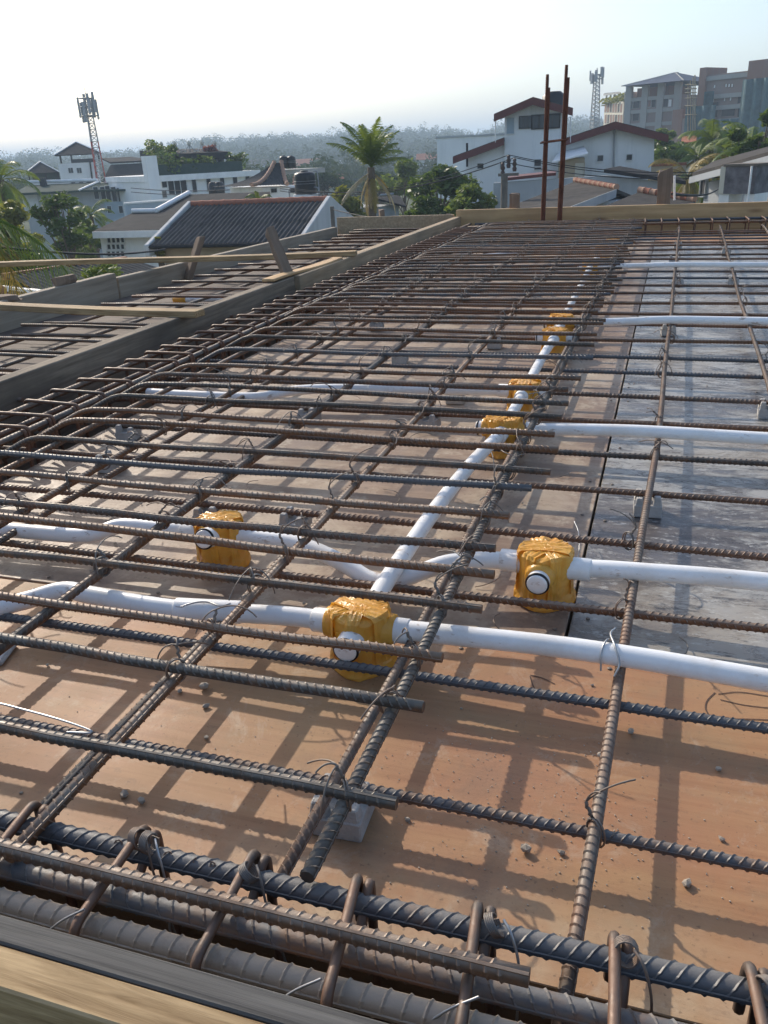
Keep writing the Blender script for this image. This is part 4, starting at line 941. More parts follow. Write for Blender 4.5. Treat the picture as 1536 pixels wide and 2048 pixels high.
tm = MB().lathe([(.11, 0), (.10, .20), (.115, .38)], 10, (0, 0, 0), (1, 0, 0)).mesh('ridge_tile', MT['tile'])
for k in range(int((xr - xl) / .37)): link('ridge_tile', tm, rt, (xl + k * .37, RUN, zr + .03), (R(rnd.uniform(-3, 3)), 0, 0))
MB().box((xl + .2, .1, 0), (xr - .2, 2*RUN, ze - .06)).build('wall', MT['tanwall'], rt)
for x in (xl - .12, xr - .02):
    MB().prism([(x, -.42, ze + .02), (x, RUN, zr + .14), (x, 2*RUN + .4, ze + .02), (x, 2*RUN + .4, ze - .3), (x, -.42, ze - .3)], (.14, 0, 0)).build('gable_coping', MT['coping'], rt, bevel=.02)
MB().box((xl + .2, .098 - .05, 0), (xr - .2, .0985, 1.0)).build('plinth', MT['greywall'], rt)
MB().tube([(xl, -.36, ze - .05), (xr, -.36, ze - .05)], .05, 8).build('gutter', MT['roof'], rt)
tag(MB().tube([G(668, 470, 24.0) - Vector((0, 0, 5)), G(664, 413, 24.0)], .06, 8).build('service_post', MT['pole']), 'short grey post with cables at the end of the corrugated roof', 'post')

# lower corrugated roofs at the left
f = Fac(-60, 15.0, 150, 17.0, v=600); rt = f.root('corrugated_shed', 'low shed with a corrugated roof and pale ridge tiles beyond the grey edge board', 'shed')
za, zb2 = f.loc(60, 640).z, f.loc(60, 573, 1.6).z; xa, xb = f.loc(-60, 600).x, f.loc(165, 600).x
for k in range(3): link('corrugated_sheet', corr_sheet(xa + k*(xb-xa)/3, xa + (k+1)*(xb-xa)/3 - .01, -.2, 1.6, za, zb2, 'corr'), rt)
for k in range(int((xb - xa) / .37)): link('ridge_tile', tm, rt, (xa + k*.37, 1.6, zb2 + .03))
MB().slab([(xa, 1.6, zb2), (xb, 1.6, zb2), (xb, 3.2, za), (xa, 3.2, za)], .04).build('back_roof', MT['corr'], rt); MB().box((xa+.1, .1, 0), (xb-.1, 3, za - .05)).build('wall', MT['cream'], rt)
f = Fac(120, 20.0, 330, 21.5, v=540); rt = f.root('corrugated_lean_to', 'corrugated lean to roof between the palm frond and the white balcony', 'shed')
za, zb2 = f.loc(220, 570).z, f.loc(220, 522, 1.8).z; xa, xb = f.loc(90, 540).x, f.loc(345, 540).x
for k in range(3): link('corrugated_sheet', corr_sheet(xa + k*(xb-xa)/3, xa + (k+1)*(xb-xa)/3 - .01, -.2, 1.8, za, zb2, 'corr'), rt)
MB().box((xa+.1, .1, 0), (xb-.1, 1.9, za - .05)).build('wall', MT['tanwall'], rt); MB().box((xa-.15, -.25, za-.1), (xa, 1.9, za+.1)).build('gable_coping', MT['trim'], rt)
MB().box((xa, 1.8, zb2 - .1), (xb, 1.95, zb2 + .05)).build('ridge_board', MT['tile'], rt)

# ---------------------------------------------------------------- white house with balcony and dark hip roof
f = Fac(192, 38, 480, 34.5, v=430); rt = f.root('balcony_house', 'white two storey house with a grid window, balustraded balcony and dark sheet roof', 'house')
z = f.loc(200, 462).z; xe = f.L
MB().box((0, 0, 0), (f.loc(300, 480).x, 6, z)).build('wall', MT['white'], rt); MB().box((f.loc(300, 480).x + .01, 1.4, 0), (xe, 6, z)).build('back_wall', MT['cream'], rt)
MB().box((f.loc(300, 480).x, .05, z - .45), (xe, 1.39, z)).build('balcony_beam', MT['trim'], rt); MB().box((f.loc(300, 500).x, 0.02, 0), (xe, 1.39, f.loc(330, 507).z)).build('balcony_floor', MT['trim'], rt)
zb_, zt_ = f.loc(330, 507).z, f.loc(330, 492).z; MB().box((f.loc(300, 500).x, .05, zt_), (xe, .2, zt_ + .08)).build('hand_rail', MT['trim'], rt)
bm_ = MB().lathe([(.05, 0), (.035, .05), (.07, (zt_-zb_)*.35), (.03, (zt_-zb_)*.75), (.05, zt_-zb_)], 8).mesh('baluster', MT['trim'])
for k in range(18): link('baluster', bm_, rt, (f.loc(303, 500).x + .1 + k * .19, .125, zb_))
for j, (va, vb) in enumerate(((461, 471), (475, 485), (489, 498), (503, 512))):
    for i, ua in enumerate((216, 225, 234, 243)): window_px(f, rt, ua, va - .5*i*.3, ua + 6.5, vb - .5*i*.3)
window_px(f, rt, 352, 470, 378, 500, 1.4, mull=2)
a = f.loc(186, 462, -.5); r0, r1, r2_ = f.loc(265, 426, 3.0), f.loc(313, 425, 3.0), f.loc(540, 414, 3.0); g0, g1 = f.loc(378, 389, 7.0), f.loc(540, 383, 7.0)
MB().slab([a, (f.L + 1.2, -.5, a.z), (r2_.x, 3.0, r0.z), r1, r0], .12).build('roof', MT['roof'], rt)
MB().slab([(r1.x, 3.02, r1.z - .02), (r2_.x, 3.02, r1.z - .02), (g1.x, 7, g0.z), g0], .12).build('upper_roof', MT['roof'], rt)
MB().box((a.x, -.58, a.z - .28), (f.L + 1.2, -.502, a.z - .02)).build('fascia', MT['trim'], rt)
MB().tube([r0 + Vector((0, 0, .08)), r1 + Vector((0, 0, .08))], .11, 6).build('ridge_flashing', MT['trim'], rt)
MB().tube([r1 + Vector((0, 0, .08)), g0 + Vector((0, 0, .08))], .11, 6).build('barge_flashing', MT['trim'], rt)

# ---------------------------------------------------------------- white block with roof garden
f = Fac(297, 66, 508, 70, v=350); rt = f.root('roof_garden_block', 'white flat roofed block with slit windows, roof garden and dark canopy', 'building')
zt = f.loc(400, 348).z
MB().box((f.loc(316, 380).x, 0, 0), (f.L, 9, zt)).build('wall', MT['white'], rt); MB().box((f.loc(314, 380).x, -.5, zt - .35), (f.L + .3, 9.3, zt + .05)).build('cornice', MT['trim'], rt)
a = f.loc(290, 312, -1.2); b = f.loc(316, 390, -1.2); MB().box((a.x, -1.2, 0), (f.loc(314, 320, -1.2).x, -.51, a.z)).build('tall_pier', MT['white'], rt)
window_px(f, rt, 323, 357, 333, 375, mat='dark'); window_px(f, rt, 336, 357, 373, 388, mat='dark', mull=3); window_px(f, rt, 324, 382, 333, 395)
for k, (u, v) in enumerate(((384, 359), (413, 357), (440, 355), (466, 353), (491, 352))): window_px(f, rt, u, v, u + 8.5, v + 25, mat='dark')
MB().box((f.loc(316, 350).x, .05, zt + .05), (f.loc(486, 340).x, .5, zt + .75)).build('planter', MT['roof_g'], rt)
cz = f.loc(400, 306, 2).z; MB().slab([(f.loc(343, 310, 1.5).x, 1.5, cz), (f.loc(462, 316, 1.5).x, 1.5, cz), (f.loc(462, 316, 1.5).x, 7, cz + .4), (f.loc(343, 310, 1.5).x, 7, cz + .4)], .5).build('canopy', MT['roof'], rt)
MB().box((f.loc(346, 320, 4).x, 4, zt), (f.loc(448, 320, 4).x, 7.5, cz)).build('pavilion_wall', MT['dark'], rt)
for u in (350, 395, 440, 458): MB().box((f.loc(u, 330, 1.7).x, 1.7, zt), (f.loc(u, 330, 1.7).x + .15, 1.85, cz - .3)).build('canopy_post', MT['roof'], rt)
mast_top = [f.loc(u, v, 3) for u, v in ((310, 297), (323, 290), (350, 289), (378, 288), (404, 287), (430, 287), (440, 290))]
w_ = f.o; tr_ = lambda p: f.o + f.ex * p.x + f.ey * p.y + Vector((0, 0, p.z))
lights = tag(empty('festoon_string', tr_(mast_top[1])), 'string of round lanterns on poles above the roof garden', 'lights')
o0 = tr_(mast_top[1]); fm = MB(); 
for a, b in zip(mast_top[:-1], mast_top[1:]):
    A, B = tr_(a) - o0, tr_(b) - o0; fm.tube([A.lerp(B, t) - Vector((0, 0, .5 * 4 * t * (1-t))) for t in (0, .25, .5, .75, 1)], .03, 4)
    MB().lathe([(.02, -.14), (.12, -.05), (.15, .06), (.09, .18), (.02, .24)], 10, A).build('lantern', MT['cream'], lights)
    for t in (.35, .65): MB().lathe([(.02, -.1), (.09, -.04), (.11, .04), (.02, .14)], 8, A.lerp(B, t) - Vector((0, 0, .6))).build('lantern', MT['cream'], lights)
    if a is not mast_top[0]: MB().tube([A, A - Vector((0, 0, a.z - zt))], .04, 5).build('pole', MT['metal'], lights)
fm.build('cable', MT['metal'], lights)
for k, (u, v, s, mt_, lb) in enumerate(((308, 300, 1.0, 'leaf_l', 'pale shrub on top of the tall white pier'), (332, 322, 1.1, 'leaf_d', 'dark shrub beside the tall white pier'), (368, 328, .8, 'leaf_d', 'olive shrub in the roof garden'), (412, 326, .8, 'leaf_l', 'light green shrub in the roof garden'), (452, 330, .6, 'leaf_d', 'low dark shrub at the end of the roof garden'), (474, 322, .75, 'leaf_d', 'round topiary tree on the roof edge'), (420, 301, .55, 'pink', 'pink bougainvillea over the dark canopy'), (346, 303, .6, 'leaf_l', 'small shrub on the corner of the dark canopy'))):
    off = .8 if v > 310 else 3; p = tr_(f.loc(u, v, off)); root = tag(empty('roof_shrub', p - Vector((0, 0, s * .9))), lb, 'shrub')
    r2 = random.Random(k); V, F = leaf_cloud([(r2.uniform(-.7, .7)*s, r2.uniform(-.3, .3)*s, s*.9 + r2.uniform(-.4, .4)*s, s*.6, s*.45) for _ in range(7)], 60, .16, 40 + k); link('foliage', raw_mesh('foliage', V, F, MT[mt_]), root)
    MB().tube([(0, 0, -s*.2), (0, 0, s)], .06, 6).build('stem', MT['bark'], root)
p = G(434, 380, 60); tk = tag(empty('roof_tank', (p.x, p.y, GROUND)), 'pair of small black tanks in front of the slit windows', 'tank')
for dx in (-.25, .2): MB().lathe([(.3, p.z - GROUND - .35), (.34, p.z - GROUND - .2), (.34, p.z - GROUND + .35), (.2, p.z - GROUND + .5)], 14, (dx, 0, 0)).build('tank', MT['tank'], tk)
MB().box((-.6, -.4, 0), (.6, .4, p.z - GROUND - .3)).build('stand', MT['greywall'], tk)

# ---------------------------------------------------------------- pavilion building, green roof building
f = Fac(120, 92, 200, 92, v=350); rt = f.root('pavilion_tower', 'white tower block with an open hip roofed pavilion on top', 'building')
z1 = f.loc(150, 326).z; MB().box((0, 0, 0), (f.L, 5, z1)).build('wall', MT['white'], rt)
ze = f.loc(150, 309, -.5).z; zp = f.loc(155, 284, 2.5).z; hip_roof(rt, f.loc(107, 310, -.6).x, f.loc(204, 305, -.6).x, -.6, 5.6, ze, zp, 'roof', 2.9)
for u in (119, 141, 196): MB().box((f.loc(u, 315).x, .1, z1), (f.loc(u, 315).x + .15, .25, ze)).build('post', MT['roof'], rt)
MB().box((f.loc(142, 320).x, .8, z1 + .01), (f.loc(190, 320).x, 4, ze - .4)).build('glazing', MT['glass'], rt)
for u in (137, 154): window_px(f, rt, u, 336, u + 9, 346, mull=2)
for u in (142, 158, 173): window_px(f, rt, u, 360, u + 8, 366)
MB().tube([f.loc(180, 324, -.1), f.loc(185, 363, -.1)], .08, 6).build('downpipe', MT['roof'], rt)
f = Fac(52, 94, 121, 94, v=350); rt = f.root('side_pavilion', 'lower open hip roofed pavilion on a white wing', 'building')
z1 = f.loc(90, 362).z; MB().box((0, 0, 0), (f.L - .02, 5, z1)).build('wall', MT['white'], rt); ze = f.loc(80, 346, -.4).z; zp = f.loc(92, 323, 2.5).z
hip_roof(rt, f.loc(49, 346, -.4).x, f.L - .05, -.4, 5.4, ze, zp, 'roof', 2.3)
for u in (56, 66, 90, 115): MB().box((f.loc(u, 350).x, .1, z1), (f.loc(u, 350).x + .13, .23, ze)).build('post', MT['roof'], rt)
MB().box((f.loc(64, 350).x, .4, z1), (f.L - .1, .5, z1 + .9)).build('railing', MT['roof_g'], rt)
f = Fac(200, 96, 297, 94, v=350); rt = f.root('dark_roof_wing', 'long wing with a broad dark roof between the mast and the white pier', 'building')
ze = f.loc(250, 365).z; zm = f.loc(250, 328, 3).z; zt = f.loc(250, 314, 5).z
MB().box((0, .4, 0), (f.L, 9, ze)).build('wall', MT['cream'], rt); MB().slab([(0, 0, ze), (f.L, 0, ze), (f.L, 3, zm), (0, 3, zm)], .15).build('roof', MT['roof'], rt)
MB().slab([(0, 3.02, zm + .25), (f.L, 3.02, zm + .25), (f.loc(262, 314, 5.5).x, 5.5, zt), (f.loc(203, 314, 5.5).x, 5.5, zt)], .15).build('upper_roof', MT['roof'], rt)
window_px(f, rt, 288, 372, 297, 388, .4, mat='dark')
f = Fac(40, 74, 262, 72, v=400); rt = f.root('green_roof_hall', 'hall with a shallow green roof, white ridge flashing and a glazed end', 'building')
ze = f.loc(60, 385).z; zr = f.loc(150, 366, 4).z
MB().box((f.loc(44, 400).x, .6, 0), (f.loc(232, 400).x, 9, ze)).build('wall', MT['greywall'], rt)
MB().slab([(f.loc(24, 386, -.5).x, -.5, ze), (f.loc(158, 381, -.5).x, -.5, ze), (f.loc(196, 364, 4).x, 4, zr), (f.loc(55, 368, 4).x, 4, zr)], .15).build('roof', MT['roof_g'], rt)
MB().slab([(f.loc(158, 381, -.5).x, -.5, ze), (f.loc(260, 376, -.5).x, -.5, ze - .1), (f.loc(250, 370, 4).x, 4, zr - .6), (f.loc(196, 364, 4).x, 4, zr)], .15).build('end_roof', MT['roof_g'], rt)
MB().tube([f.loc(55, 368, 4) + Vector((0, 0, .15)), f.loc(196, 364, 4) + Vector((0, 0, .15))], .14, 6).build('ridge_flashing', MT['trim'], rt); MB().tube([f.loc(158, 381, -.5), f.loc(196, 364, 4)], .1, 6).build('barge_flashing', MT['trim'], rt)
for u, a, b in ((188, 374, 398), (202, 374, 400), (212, 372, 402), (224, 374, 403), (236, 376, 404)): window_px(f, rt, u, a, u + 9, b, .6, mat='glass')
window_px(f, rt, 48, 388, 75, 420, .6, mat='frame'); MB().box((f.loc(205, 400).x, .3, 0), (f.L, .59, f.loc(230, 404).z)).build('low_wall', MT['bluewall'], rt)
for u in (215, 238): window_px(f, rt, u, 412, u + 8, 426, .3)
MB().box((f.loc(80, 370, 3).x, 3, zr - .3), (f.loc(89, 370, 3).x, 3.8, zr + .5)).build('vent', MT['dark'], rt)
f = Fac(252, 60, 420, 62, v=420); rt = f.root('pale_blue_wall', 'long pale blue boundary wall behind the dark roofed house', 'wall'); MB().box((0, 0, 0), (f.L, .3, f.loc(300, 405).z)).build('wall', MT['bluewall'], rt); MB().box((0, -.05, f.loc(300, 405).z), (f.L, .35, f.loc(300, 405).z + .1)).build('coping', MT['trim'], rt)

def lattice_mast(label, u, vb, vt, D, wb, wt, mat_a, mat_b, seed, ants, asz=1.0):
    b = G(u, vb, D); t = G(u, vt, D); h = t.z - b.z; root = tag(empty('telecom_mast', (b.x, b.y, b.z)), label, 'mast')
    nseg = 14; legs = [(math.cos(a), math.sin(a)) for a in (.5, 2.6, 4.7)]
    for i, (cx, cy) in enumerate(legs):
        for j, mt_ in ((0, mat_b), (1, mat_a)):
            z0, z1 = (0, .5) if j == 0 else (.5, 1)
            MB().tube([(cx*(wb+(wt-wb)*z0)/2, cy*(wb+(wt-wb)*z0)/2, h*z0), (cx*(wb+(wt-wb)*z1)/2, cy*(wb+(wt-wb)*z1)/2, h*z1)], .06 * D/90, 5).build('leg', MT[mt_], root)
    mb = MB()
    for k in range(nseg):
        for i in range(3):
            for (i0, i1) in ((i, (i+1) % 3),):
                a, c = legs[i0], legs[i1]; wa = (wb + (wt-wb)*k/nseg)/2; wc = (wb + (wt-wb)*(k+1)/nseg)/2
                mb.tube([(a[0]*wa, a[1]*wa, h*k/nseg), (c[0]*wc, c[1]*wc, h*(k+1)/nseg)], .03 * D/90, 4); mb.tube([(a[0]*wa, a[1]*wa, h*k/nseg), (c[0]*wa, c[1]*wa, h*k/nseg)], .03 * D/90, 4)
    mb.build('bracing', MT[mat_a], root); r2 = random.Random(seed); rg = MB(); s = D / 90
    for zz in ((.80, .90, 1.0) if asz >= 1 else (.93, 1.0)):
        for i in range(6): a0, a1 = i*math.pi/3, (i+1)*math.pi/3; rg.tube([(ants*math.cos(a0), ants*math.sin(a0), h*zz), (ants*math.cos(a1), ants*math.sin(a1), h*zz)], .035*s, 4)
        for i in range(3): a0 = i*2.094 + .5; rg.tube([(0, 0, h*zz), (ants*math.cos(a0), ants*math.sin(a0), h*zz)], .035*s, 4)
    rg.build('platform', MT[mat_a], root); pan = MB().box((-.12*s, -.07*s, -.85*s*asz), (.12*s, .07*s, .85*s*asz)).mesh('antenna', MT['metal'], .02)
    for k in range(8):
        a = k * .785 + r2.uniform(-.25, .25); link('antenna', pan, root, (1.1*ants*math.cos(a), 1.1*ants*math.sin(a), h*r2.uniform(.84, .97) + (h*.07 if asz < 1 else 0)), (0, 0, a + math.pi/2))
    MB().tube([(0, 0, h), (0, 0, h*1.12)], .04*s, 4).build('lightning_rod', MT['metal'], root); return root
lattice_mast('red and white lattice telecom mast with panel antennas behind the green roof', 201, 366, 196, 86, 1.0, .55, 'metal', 'red_paint', 1, .72)
lattice_mast('distant lattice telecom mast beside the raw concrete building', 1188, 262, 150, 175, 2.0, 1.1, 'metal', 'metal', 2, 1.05, .5)

# ---------------------------------------------------------------- tiled house and black water tank
f = Fac(524, 44, 606, 45, v=370); rt = f.root('tiled_hip_house', 'small white house with a curved corrugated hip roof edged in red tiles', 'house')
ze = f.loc(550, 372, -.4).z; zp = f.loc(552, 328, 1.6).z; MB().box((0, 0, 0), (f.L, 4, ze - .05)).build('wall', MT['white'], rt)
A = f.loc(503, 372, -.5); B = f.loc(575, 370, -.5); T0 = f.loc(549, 326, 1.6); T1 = f.loc(563, 326, 1.6); mid = lambda p, q, t: Vector(p).lerp(Vector(q), t) - Vector((0, 0, .28 * 4 * t * (1-t)))
pl = MB()
def curved(p0, p1, q0, q1, nx=26):
    V = []; ny = 6
    for j in range(ny + 1):
        t = j/ny; a, b = mid(p0, q0, t), mid(p1, q1, t)
        for i in range(nx + 1): V.append(a.lerp(b, i/nx) + Vector((0, 0, .035 * math.sin(i * math.pi))) + Vector((0, 0, .03 if i % 2 else 0)))
    return V, [(j*(nx+1)+i, j*(nx+1)+i+1, (j+1)*(nx+1)+i+1, (j+1)*(nx+1)+i) for j in range(ny) for i in range(nx)]
B2 = (B.x + 1.6, 4.2, ze); A2 = (A.x, 4.6, ze)
MB().add(*curved(A, B, T0, T1)).build('front_roof', MT['corr'], rt); MB().add(*curved(B, B2, T1, T1 + Vector((0, .1, 0)))).build('right_roof', MT['roof'], rt); MB().add(*curved(A2, A, T0, T0)).build('left_roof', MT['corr'], rt)
tl = MB().lathe([(.10, 0), (.09, .16), (.11, .3)], 8, (0, 0, 0), (0, 0, 1)).mesh('hip_tile', MT['tile_w'])
for (p, q, mt_) in ((B, T1, 1), (A, T0, 0)):
    for k in range(11):
        a, b = mid(p, q, k/11), mid(p, q, (k+1)/11); o = link('hip_tile', tl, rt, a + Vector((0, 0, .06))); o.rotation_euler = (b - a).to_track_quat('Z', 'Y').to_euler()
for u in (541, 579): window_px(f, rt, u, 377, u + 12, 385, mat='dark')
def water_tank(label, u, vb, vt, D, wpx, stand=True):
    b, t = G(u, vb, D), G(u, vt, D); h = t.z - b.z; r = wpx / 2 * D / FPX; root = tag(empty('water_tank', (b.x, b.y, GROUND)), label, 'water tank'); z = b.z - GROUND
    pr = [(r*.96, z)] + [(r * (1.0 if k % 2 else .955), z + h * (.04 + .72 * k / 18)) for k in range(19)] + [(r*.97, z + h*.80), (r*.86, z + h*.90), (r*.5, z + h*.95), (r*.36, z + h*.96)]
    MB().lathe(pr, 32).build('shell', MT['tank'], root); MB().lathe([(r*.36, z + h*.955), (r*.36, z + h), (r*.1, z + h*1.01)], 20).build('lid', MT['tank'], root)
    for zz in (.44, .55): MB().lathe([(r*1.0, z + h*zz), (r*1.02, z + h*(zz+.008)), (r*1.0, z + h*(zz + .016))], 32).build('band', MT['metal'], root)
    if stand:
        MB().lathe([(r*1.15, z - .12), (r*1.15, z)], 24).build('slab', MT['trim'], root)
        for sx in (-1, 1): MB().box((sx*r*.98 - .12, -r*.5, 0), (sx*r*.98 + .12 - .25*sx, r*.5, z - .12)).build('pier', MT['greywall'], root)
        MB().box((-.15, -r*.4, 0), (.15, r*.4, z - .12)).build('pier', MT['greywall'], root); MB().box((-r*.9, r*.3, 0), (r*.9, r*.45, z - .13)).build('back_wall', MT['greywall'], root)
        for sx in (-1, 1): MB().tube(bent([(sx*r*1.45, -.2, 0), (sx*r*1.45, -.2, z + .25), (sx*r*.9, -.1, z + .25)], .15), .03, 6).build('pipe', MT['metal'], root)
        MB().tube(bent([(r*1.25, .1, z), (r*1.15, .1, z + h*.97), (r*.8, 0, z + h*.97)], .15), .025, 6).build('pipe', MT['metal'], root)
    return root
water_tank('large black ribbed water tank on a concrete stand', 612, 388, 341, 37, 41)
for k, (u, lb) in enumerate(((569, 'left black tank of the pair on the roof behind the tiled house'), (584, 'right black tank of the pair on the roof behind the tiled house'))): water_tank(lb, u, 336, 311, 52, 16, False)
f = Fac(556, 52, 650, 53, v=340); rt = f.root('flat_slab_shelter', 'flat concrete slab shelter behind the black water tank', 'shelter'); zz = f.loc(600, 338).z; MB().box((0, 0, zz - .25), (f.L, 3, zz)).build('slab', MT['rawconc'], rt)
for x in (.4, f.L * .5): MB().box((x, 1, 0), (x + .3, 1.3, zz - .25)).build('column', MT['rawconc'], rt)

# ---------------------------------------------------------------- the white gabled house at the right
f = Fac(933, 46, 1309, 46, v=320); rt = f.root('white_gabled_house', 'large white house with a gabled tower room and maroon barge boards', 'house')
def poly_px(pts, depth, mat, name, off=0.0):
    P = []
    for p in pts: P.append(f.loc(p[0], p[1], off) if len(p) == 2 else Vector((f.loc(p[0], p[1], off).x, off, 0)))
    return MB().prism(P, (0, depth, 0)).build(name, MT[mat], rt)
poly_px([(933, 500, 0), (1009, 500, 0), (1009, 283), (933, 308)], 8, 'white_w', 'left_wall')
poly_px([(1009.3, 500, 0), (1130.5, 500, 0), (1129, 214), (1066, 201), (1009.3, 221)], 4, 'white_w', 'tower_wall', -.25)
poly_px([(1131, 500, 0), (1309, 500, 0), (1309, 272), (1231, 249), (1131, 281)], 8, 'white_w', 'right_wall')
def barge(pts, off, wd, depth=9.0, mat='roof_b', t=.32):
    A, B = f.loc(*pts[0], off), f.loc(*pts[1], off); MB().prism([A, B, B - Vector((0, 0, t)), A - Vector((0, 0, t))], (0, -.12, 0)).build('barge_board', MT['maroon'], rt)
    MB().slab([A + Vector((0, .01, .03)), B + Vector((0, .01, .03)), B + Vector((0, depth, .03)), A + Vector((0, depth, .03))], .1).build('roof', MT[mat], rt)
barge([(906, 314), (1008, 276)], -.5, .3); barge([(988, 229), (1066, 195)], -.9, .3, 5.5); barge([(1066, 195), (1146, 217)], -.9, .3, 5.5); barge([(1131, 277), (1231, 244)], -.5, .3); barge([(1231, 244), (1337, 270)], -.5, .3)
window_px(f, rt, 1039, 233, 1063, 256, -.25, mull=3, fr='roof'); window_px(f, rt, 1065, 231, 1118, 255, -.25, mull=4, fr='roof'); window_px(f, rt, 1014, 236, 1028, 267, -.25, mat='bluewall')
for u1, v1, u2, v2 in ((955, 327, 967, 337), (1001, 324, 1013, 335), (1195, 311, 1206, 322), (1253, 309, 1264, 320)): window_px(f, rt, u1, v1, u2, v2)
for v1 in (319, 335, 346): window_px(f, rt, 1069, v1, 1082, v1 + (13 if v1 == 319 else 4), -.25)
MB().tube([f.loc(1229, 255, -.1), f.loc(1227, 336, -.1)], .05, 6).build('downpipe', MT['metal'], rt)
for u in (991, 1141): MB().tube([f.loc(u, 233, -.6), f.loc(u, 285, -.6)], .03, 5).build('downpipe', MT['trim'], rt)
a, b = f.loc(1117, 318, -2.5), f.loc(1168, 352, -2.5); MB().box((a.x, -2.5, 0), (b.x, -.02, a.z)).build('lean_to_wall', MT['tanwall'], rt); MB().slab([(f.loc(1104, 322, -2.9).x, -2.9, a.z - .1), (f.loc(1176, 312, -2.9).x, -2.9, a.z + .2), (b.x, -.02, a.z + .5), (a.x, -.02, a.z + .3)], .06).build('lean_to_roof', MT['trim'], rt); window_px(f, rt, 1150, 326, 1168, 352, -2.5, mat='cream', fr='tanwall')
c = f.loc(1108, 196, 3.5); MB().lathe([(.55, c.z - 1.2), (.6, c.z - 1), (.6, c.z + .1), (.35, c.z + .3)], 16, (c.x, 3.5, 0)).build('roof_tank', MT['tank'], rt)
c = f.loc(934, 286, -.3); MB().tube([c, c + Vector((0, 0, -1.1))], .06, 6).build('vent_pipe', MT['roof'], rt)
f = Fac(874, 82, 1010, 82, v=300); rt = f.root('plain_white_block', 'plain windowless pale block beyond the green trees', 'building'); MB().box((0, 0, 0), (f.L, 8, f.loc(930, 274).z)).build('wall', MT['white'], rt); MB().box((-.1, -.1, f.loc(930, 274).z), (f.L + .1, 8.1, f.loc(930, 274).z + .15)).build('parapet', MT['greywall'], rt)

# low roofs in front of it
f = Fac(987, 33, 1310, 33, v=380); rt = f.root('grey_boundary_wall', 'pale grey rendered boundary wall in front of the white gabled house', 'wall')
P = [f.loc(987, 366), f.loc(1215, 351), f.loc(1340, 366)]; MB().prism([(P[0].x, 0, 0), (P[2].x, 0, 0), P[2], P[1], P[0]], (0, .3, 0)).build('wall', MT['greywall'], rt)
MB().slab([f.loc(1208, 338, -.3), f.loc(1372, 362, -.3), f.loc(1360, 354, 3), f.loc(1240, 332, 3)], .12).build('sheet_roof', MT['roof'], rt)
MB().slab([f.loc(1010, 356, -.1), f.loc(1112, 345, -.1), f.loc(1112, 341, 2), f.loc(1025, 350, 2)], .1).build('maroon_roof', MT['maroon'], rt)
f = Fac(1015, 25, 1250, 25, v=395); rt = f.root('low_gable_roof_house', 'low house roof in weathered brown sheets with striped ridge tiles', 'house')
q0, q1, q2, q3 = f.loc(1000, 420, 0), f.loc(1150, 363, 4), f.loc(1233, 378, 1.2), f.loc(1128, 418, -2)
MB().slab([q0, q3, q2, q1], .1).build('roof', MT['roof_b'], rt); q4 = f.loc(1300, 395, 1.5); MB().slab([q1, q2, q2 + Vector((2.6, .2, -1.1)), q1 + Vector((3.2, .2, -1.1))], .1).build('back_roof', MT['roof_b'], rt)
d = (q2 - q3); MB().prism([q3, q2, q2 - Vector((0, 0, .22)), q3 - Vector((0, 0, .22))], (0, -.1, 0)).build('barge_board', MT['greywall'], rt)
MB().box((q0.x + 1.2, .6, 0), (q2.x + .4, 3.6, min(q0.z, q3.z) + .1)).build('wall', MT['greywall'], rt)
tw = [MB().lathe([(.085, 0), (.075, .09), (.095, .175)], 8).mesh('ridge_tile', MT[m_]) for m_ in ('tile_w', 'tile')]
nn = int((q2 - q1).length / .17)
for k in range(nn):
    o = link('ridge_tile', tw[k % 2], rt, q1.lerp(q2, k/nn) + Vector((0, 0, .05))); o.rotation_euler = (q2 - q1).to_track_quat('Z', 'Y').to_euler()
f = Fac(1235, 21, 1420, 21, v=400); rt = f.root('low_side_roof', 'low roof plane with striped ridge tiles behind the thick timber stub', 'roof')
q1, q2 = f.loc(1278, 384, 2), f.loc(1390, 403, 1); q0, q3 = f.loc(1190, 420, -.5), f.loc(1370, 440, -.5); MB().slab([q0, q3, q2, q1], .1).build('roof', MT['roof_b'], rt); nn = int((q2 - q1).length / .17)
for k in range(nn):
    o = link('ridge_tile', tw[k % 2], rt, q1.lerp(q2, k/nn) + Vector((0, 0, .05))); o.rotation_euler = (q2 - q1).to_track_quat('Z', 'Y').to_euler()
MB().box((q0.x + .6, .4, 0), (q2.x - .3, 2.5, q3.z - .1)).build('wall', MT['greywall'], rt)
# utility pole and lines
b, t = G(1008, 420, 27), G(1009, 348, 27); pr_ = tag(empty('utility_pole', (b.x, b.y, GROUND)), 'wooden utility pole with insulators before the white gabled house', 'pole')
hh = t.z - GROUND; MB().tube([(0, 0, 0), (0, 0, hh)], [.14, .10], 10).build('post', MT['pole'], pr_); MB().box((-.18, -.06, hh - .06), (.42, .06, hh + .02)).build('cross_arm', MT['pole'], pr_)
for dx, dz in ((-.05, .18), (.12, .38), (.30, .28)): MB().lathe([(.05, -.2), (.07, -.12), (.04, -.06), (.075, 0), (.04, .07), (.06, .12), (.02, .16)], 10, (dx, 0, hh + dz - .02)).build('insulator', MT['insul'], pr_)
def line(a, b, sag, label, r=.012):
    P = [a.lerp(b, t) - Vector((0, 0, sag*4*t*(1-t))) for t in np.linspace(0, 1, 13)]; tag(MB().tube(P, r, 5).build('power_line', MT['dark']), label, 'cable')
pt = Vector((b.x, b.y, GROUND + hh))
